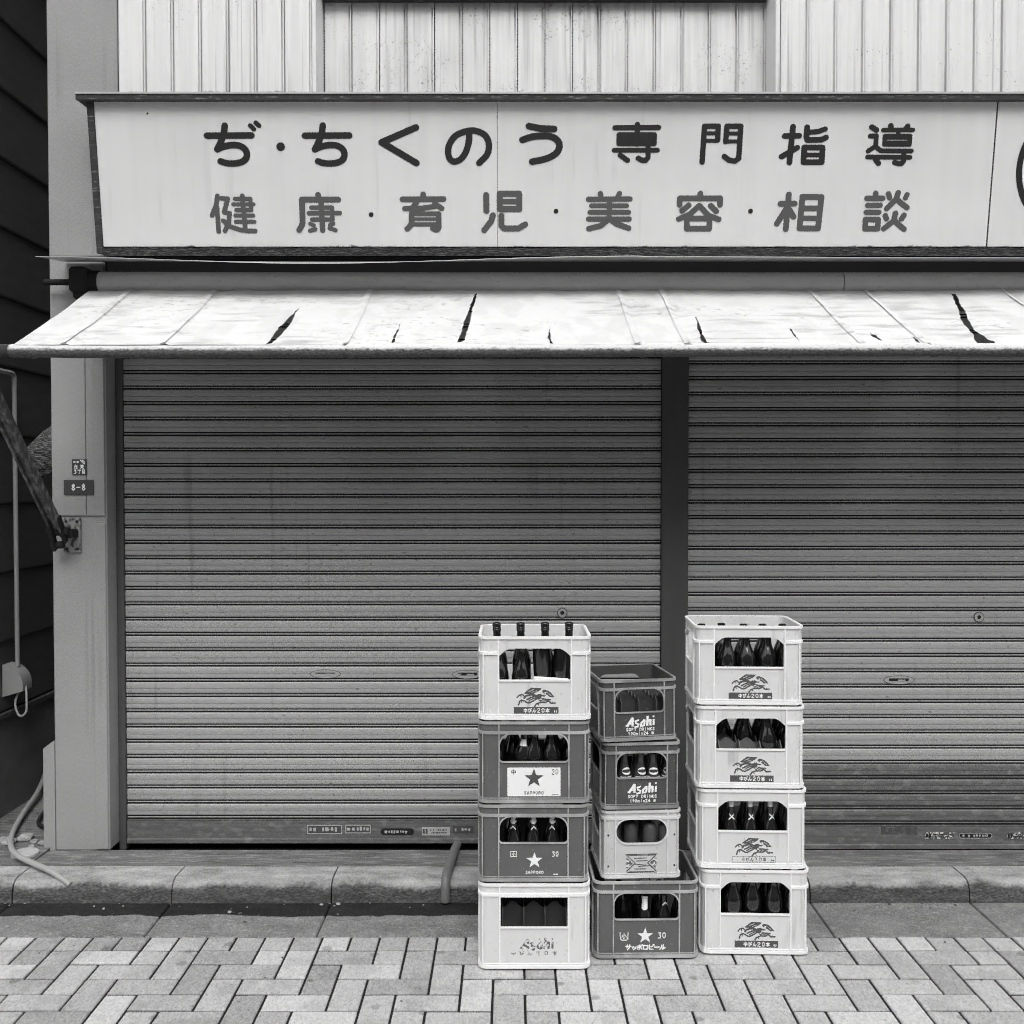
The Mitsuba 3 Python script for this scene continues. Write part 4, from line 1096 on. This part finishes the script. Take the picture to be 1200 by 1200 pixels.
m = bx(-0.005, 0.125, -0.152, -0.140, 0.017, 0.158, 0.004); rot_pts(m, 0.06, (0.06, -0.145, 0.15), (0, 1, 0)); m.apply_transform(a4['M'])
kk = put('folded_paper', m, 'm_foil'); tag(kk, "folded white paper below the upturned bottles in the left stack's top crate", 'paper')

# middle stack
Y2 = 3.785
b1 = crate(0.5025, Y2, 0.0, 0.399, 0.345, 0.296, 1.0, 'm_crate_red', 'dark crate with white star and script on the ground under the middle stack', "the middle stack's bottom crate", group=GMf, **SAP)
prt(b1, 'star', star(0.0310), -0.004, 0.300 * 0.296, 'm_print_white')
prt(b1, 'lettering', small_text('小', 0.022, 0.020, 14), -0.083, 0.300 * 0.296, 'm_print_white')
prt(b1, 'lettering', LineString([(-0.095, -0.012), (-0.092, -0.016), (-0.074, -0.016), (-0.071, -0.012)]).buffer(0.0016).union(LineString([(-0.097, -0.012), (-0.098, 0.014)]).buffer(0.0013)).union(LineString([(-0.069, -0.012), (-0.068, 0.014)]).buffer(0.0013)), 0, 0.300 * 0.296, 'm_print_white')
prt(b1, 'lettering', small_text('30', 0.024, 0.017, 15, adv=0.0165), 0.058, 0.305 * 0.296, 'm_print_white')
prt(b1, 'lettering', small_text('サッポロビール', 0.021, 0.022, 20, 0.12, adv=0.0215), -0.003, 0.155 * 0.296, 'm_print_white')
bottles(b1, 'small', row(b1, 5, 0.070, -0.118, 'front', ('crest',), only=(3, 4), tilt=0.02) + row(b1, 5, 0.070, -0.050, 'second', (), only=(1, 2, 3, 4)) + row(b1, 5, 0.070, 0.024, 'third', (), only=(1, 2, 3)) + [(0.0, -0.128, 0.022, 0.0, 0.0, ('big_label',), 'front', 'third from left')])
b2 = crate(0.4855, Y2 + 0.015, 0.2965, 0.303, 0.335, 0.262, 3.0, 'm_crate_pale', 'plain pale grey crate with oval opening, second from ground in the middle stack', "the middle stack's pale crate", 'stadium', (0.525, 0.865), 0.885, GMf, wx=0.325)
bow = unary_union([Polygon([(-0.062, 0.035), (0.062, 0.035), (0.045, 0.028), (-0.045, 0.028)]), Polygon([(-0.062, -0.038), (0.062, -0.038), (0.045, -0.031), (-0.045, -0.031)])] +
                  [LineString([(-0.055, 0.03), (-0.024, 0.0), (-0.055, -0.03)]).buffer(0.0018), LineString([(0.055, 0.03), (0.024, 0.0), (0.055, -0.03)]).buffer(0.0018)] +
                  [LineString([(-0.022 + rng.uniform(-.012, .012), z), (0.024 + rng.uniform(-.012, .012), z + rng.uniform(-.004, .004))]).buffer(0.0014) for z in (-0.022, -0.013, -0.004, 0.008, 0.018)])
prt(b2, 'emblem', bow, 0.0, 0.235 * 0.262, 'm_arm', depth=0.0016)
for sx in (-1, 1):
    prt(b2, 'emblem_wing', Polygon([(sx * 0.057, 0.022), (sx * 0.031, 0.0), (sx * 0.057, -0.024)]), 0.0, 0.235 * 0.262, 'm_print_worn', depth=0.0015)
for z in (0.64, 0.195):
    for x in (-0.412, 0.412):
        prt(b2, 'rivet_hole', Point(0, 0).buffer(0.0038), x * 0.303, z * 0.262, 'm_black', 0.0)
bottles(b2, 'dome', row(b2, 4, 0.068, -0.118, 'front', (), z=0.025, tilt=0.03) + row(b2, 4, 0.068, -0.05, 'second', (), z=0.045, tilt=0.03, only=(1, 2)), adj='upside down dull')
b3 = crate(0.4835, Y2 + 0.010, 0.559, 0.299, 0.325, 0.256, 5.0, 'm_crate_dark', 'very dark crate of small labelled bottles, second from top of the middle stack', "the middle stack's second highest crate", 'round', (0.485, 0.845), 0.850, GMf, wx=0.325, tilt=0.3)
b4 = crate(0.4765, Y2 + 0.008, 0.816, 0.295, 0.325, 0.236, 8.0, 'm_crate_dark', 'empty very dark crate turned slightly on top of the middle stack', "the middle stack's top crate", 'round', (0.485, 0.845), 0.850, GMf, wx=0.325, tilt=-0.6)
for c in (b3, b4):
    s = c['H'] / 0.25
    prt(c, 'emblem', asahi_shape(0.112), 0.004, 0.325 * c['H'], 'm_print_white')
    prt(c, 'lettering', latin('SOFT DRINKS', 0.0118, 20, 0.84), 0.004, 0.205 * c['H'], 'm_print_white')
    m = latin('190ml×24', 0.0122, 20, 0.80)
    prt(c, 'lettering', m, -0.004, 0.140 * c['H'], 'm_print_white')
    prt(c, 'lettering', small_text('本', 0.011, 0.011, 15), 0.051, 0.140 * c['H'], 'm_print_white')
bottles(b3, 'soft', row(b3, 5, 0.054, -0.122, 'front', ('oval',), tilt=0.03, jit=0.003, z=0.022) + row(b3, 5, 0.054, -0.066, 'second', (), z=0.022), adj='small clear')
m = divider_mesh(0.295, 0.325, 4, 6, 0.168, 0.018).apply_transform(b4['M']); put('divider', m, 'm_crate_dark', b4['k'], label='scalloped divider grid inside the empty crate')

# right stack
Y3 = 3.818
d1 = crate(0.9175, Y3, 0.0, 0.411, 0.320, 0.325, -1.5, 'm_crate_white', 'white emblem crate on the ground under the right stack', "the right stack's bottom crate", group=GRf, **ARCH)
kirin_print(d1, '中びん20本')
bottles(d1, 'beer', row(d1, 5, 0.0755, -0.108, 'front', (), tilt=0.02, z=0.045) + row(d1, 5, 0.0755, -0.036, 'second', (), z=0.045))
d2 = crate(0.9055, Y3, 0.3255, 0.412, 0.320, 0.3045, -1.5, 'm_crate_white', 'white emblem crate with outlined caption and foil necked bottles in the right stack', "the right stack's second lowest crate", group=GRf, **ARCH)
kirin_print(d2, '小びん30本', False)
bottles(d2, 'small', row(d2, 5, 0.0755, -0.115, 'front', ('foil_cap', 'cross'), tilt=0.015, jit=0.003, z=0.022) + row(d2, 5, 0.0755, -0.038, 'second', ('foil_cap',), z=0.022, tilt=0.02) + row(d2, 5, 0.0755, 0.036, 'third', (), z=0.022, tilt=0.02))
d3 = crate(0.8965, Y3, 0.6305, 0.411, 0.320, 0.3140, -1.8, 'm_crate_white', 'scuffed white emblem crate, half empty, second from top of the right stack', "the right stack's second highest crate", group=GRf, **ARCH)
kirin_print(d3, '中びん20本')
bottles(d3, 'beer', row(d3, 5, 0.0755, -0.106, 'front', (), tilt=0.03, z=0.03, only=(3, 4)) + row(d3, 5, 0.0755, -0.030, 'second', (), only=(2, 3, 4), z=0.03, tilt=0.03) + row(d3, 5, 0.0755, 0.046, 'third', (), only=(1, 2, 3, 4), z=0.02, tilt=0.03))
m = divider_mesh(0.411, 0.320, 5, 4, 0.178, 0.022).apply_transform(d3['M']); put('divider', m, 'm_divider_pale', d3['k'])
d4 = crate(0.8895, Y3, 0.9450, 0.409, 0.320, 0.3030, -2.2, 'm_crate_white', 'white emblem crate full of bottles on top of the right stack', "the right stack's top crate", group=GRf, **ARCH)
kirin_print(d4, '中びん20本')
bottles(d4, 'beer', row(d4, 5, 0.0755, -0.106, 'front', (), tilt=0.03, z=0.022) + row(d4, 5, 0.0755, -0.020, 'second', (), z=0.033, tilt=0.04))

# ------------------------------------------------------------------ loose grit and scraps along the gutter and in the joints
bits = []
for i in range(150):
    x = nrg.uniform(-2.3, 2.3); y = 4.31 - abs(nrg.normal(0, 0.05)) if i < 90 else nrg.uniform(3.3, 4.3)
    if (-0.2 < x < 1.2 and y < 4.2): continue
    r_ = nrg.uniform(0.0015, 0.0045) if i % 9 else nrg.uniform(0.005, 0.010)
    q = trimesh.creation.icosphere(subdivisions=1, radius=1.0)
    q.vertices *= np.array([r_ * nrg.uniform(0.7, 1.8), r_, r_ * 0.5])
    rot_pts(q, nrg.uniform(0, 3)); q.apply_translation((x, y, 0.001 + r_ * 0.3)); bits.append(q)
k = put('grit', cat(bits[0::2]), 'm_hose'); tag(k, 'pale grit and scraps scattered along the gutter and pavers', 'grit', kind='stuff')
k = put('dark_grit', cat(bits[1::2]), 'm_rail'); tag(k, 'dark grit and scraps scattered along the gutter and pavers', 'grit', kind='stuff')

# ------------------------------------------------------------------ drain pipe, hose, cover
k = put('drain_pipe', tube(curve([(-0.262, 4.86, 0.055), (-0.264, 4.70, 0.092), (-0.270, 4.50, 0.112), (-0.278, 4.37, 0.113), (-0.281, 4.325, 0.104), (-0.282, 4.303, 0.075), (-0.282, 4.296, 0.030), (-0.282, 4.296, 0.012)], 6), 0.0195, 14), 'm_pipe_dark', smooth=50)
tag(k, 'short bent drain pipe over the kerb left of the left stack', 'pipe')
k = put('hose', tube(curve([(-2.62, 5.75, 0.20), (-2.56, 5.50, 0.13), (-2.48, 5.15, 0.11), (-2.40, 4.88, 0.105), (-2.32, 4.70, 0.108), (-2.225, 4.56, 0.115), (-2.10, 4.46, 0.112), (-1.99, 4.38, 0.108), (-1.885, 4.33, 0.070)], 8), 0.0125, 12), 'm_hose', smooth=50)
tag(k, 'pale garden hose looping out of the alley over the kerb', 'hose')
k = put('cable', tube(curve([(-2.42, 5.30, 0.10), (-2.36, 5.06, 0.10), (-2.28, 4.98, 0.10), (-2.20, 4.99, 0.10), (-2.14, 5.05, 0.10)], 8), 0.009, 8), 'm_black', smooth=50)
tag(k, 'thin dark cable lying on the alley floor behind the hose', 'cable')
struct('alley_floor', bx(-4.5, -2.162, 4.503, 11, -0.05, 0.080), 'm_strip')
m = lathe([(0, 0), (0.060, 0), (0.060, 0.010), (0.055, 0.014), (0, 0.014)], 28); m.apply_translation((-2.235, 4.66, 0.081)); k = put('valve_cover', m, 'm_tube', smooth=30)
tag(k, 'round flat valve cover on the alley floor beside the hose', 'cover')
V = []
for i, (x, y, s) in enumerate([(-2.40, 4.80, 0.055), (-2.33, 4.86, 0.045), (-2.27, 4.82, 0.028), (-2.21, 4.80, 0.030), (-2.25, 4.76, 0.018), (-2.19, 4.86, 0.022), (-2.44, 4.70, 0.03)]):
    q = trimesh.creation.icosphere(subdivisions=2, radius=1.0)
    q.vertices *= (s, s * 0.7, s * 0.35)
    q.vertices += (meshkit.noise(q.vertices * 60 + i * 9)[:, None] - 0.5) * 0.012
    rot_pts(q, i * 1.3); q.apply_translation((x, y, 0.082 + s * 0.2))
    kk = put('stone', q, 'm_kerb', smooth=False)
    tag(kk, f'{["flat pale", "grey", "small round", "small dark", "tiny", "narrow", "broken"][i]} stone lying on the alley floor near the valve cover', 'stone', 'stones on the alley floor')
m = bx(-2.30, -2.163, 4.335, 4.42, 0.0, 0.06, 0.012)
# ------------------------------------------------------------------ the dark neighbour in the alley
nb = thing('neighbour_building', 'black lap boarded neighbouring building along the narrow alley', 'building')
put('wall', bx(-9.0, -2.63, 4.62, 11.0, 0.0, 6.0), 'm_black', nb)
zc = 0.62
i = 0
while zc < 5.9:
    pts = [(-2.629, zc), (-2.600, zc + 0.004), (-2.598, zc + 0.014), (-2.612, zc + 0.352), (-2.629, zc + 0.352)]
    mm = trimesh.creation.extrude_polygon(Polygon(pts), 6.35, engine='earcut')
    v = mm.vertices.copy(); mm.vertices = np.stack([v[:, 0], 4.63 + v[:, 2], v[:, 1]], 1)
    put('board', mm, 'm_board', nb)
    zc += 0.353; i += 1
put('base_trim', bx(-2.632, -2.585, 4.63, 11, 0.585, 0.615, 0.004), 'm_board', nb)
put('foundation', bx(-2.64, -2.605, 4.63, 11, 0.0, 0.584), 'm_foundation', nb)
dp = thing('downpipe', 'thin grey pipe on the black alley wall ending in a small hood', 'pipe')
put('pipe', tube([(-2.545, 5.25, 2.315), (-2.545, 5.25, 1.6), (-2.545, 5.25, 0.845)], 0.0115, 12), 'm_pipe', dp, smooth=50)
put('elbow', tube(curve([(-2.545, 4.70, 2.345), (-2.545, 5.10, 2.345), (-2.545, 5.215, 2.345), (-2.545, 5.246, 2.332), (-2.545, 5.25, 2.300)], 5), 0.0125, 12), 'm_pipe', dp, smooth=50)
hood = Polygon([(-0.055, -0.10), (-0.055, 0.065)] + [(-0.055 + 0.105 * math.sin(t), -0.045 + 0.11 * math.cos(t)) for t in np.linspace(0.05, math.pi / 2, 8)] + [(0.048, -0.070)])
m = flat(hood, 0.10); m.apply_translation((-2.545, 5.30, 0.795)); put('hood', m, 'm_pipe', dp, smooth=30)
put('cable_loop', tube(curve([(-2.525, 5.24, 0.74), (-2.545, 5.22, 0.66), (-2.515, 5.20, 0.60), (-2.480, 5.20, 0.62), (-2.487, 5.22, 0.70), (-2.50, 5.24, 0.75)], 6), 0.006, 8), 'm_pipe', dp, smooth=50)
# frayed sleeve behind the pillar
m = tube(curve([(-2.12, 5.00, 1.985), (-2.18, 4.99, 1.955), (-2.25, 4.97, 1.915), (-2.31, 4.95, 1.865), (-2.33, 4.94, 1.84)], 8), np.interp(np.arange(33), [0, 12, 24, 32], [0.135, 0.115, 0.07, 0.03])[:33], 26)
m.vertices += (meshkit.fbm(m.vertices * np.array([50, 50, 50]), 4)[:, None] - 0.5) * 0.03
k = put('frayed_sleeve', m, 'm_rag', smooth=False); tag(k, 'rough frayed sleeve poking from behind the pillar at the awning arm', 'sleeve')
put('side_peg', tube([(-2.135, 5.02, 0.92), (-2.21, 5.02, 0.92)], 0.014, 10), 'm_tube', shop, smooth=50)
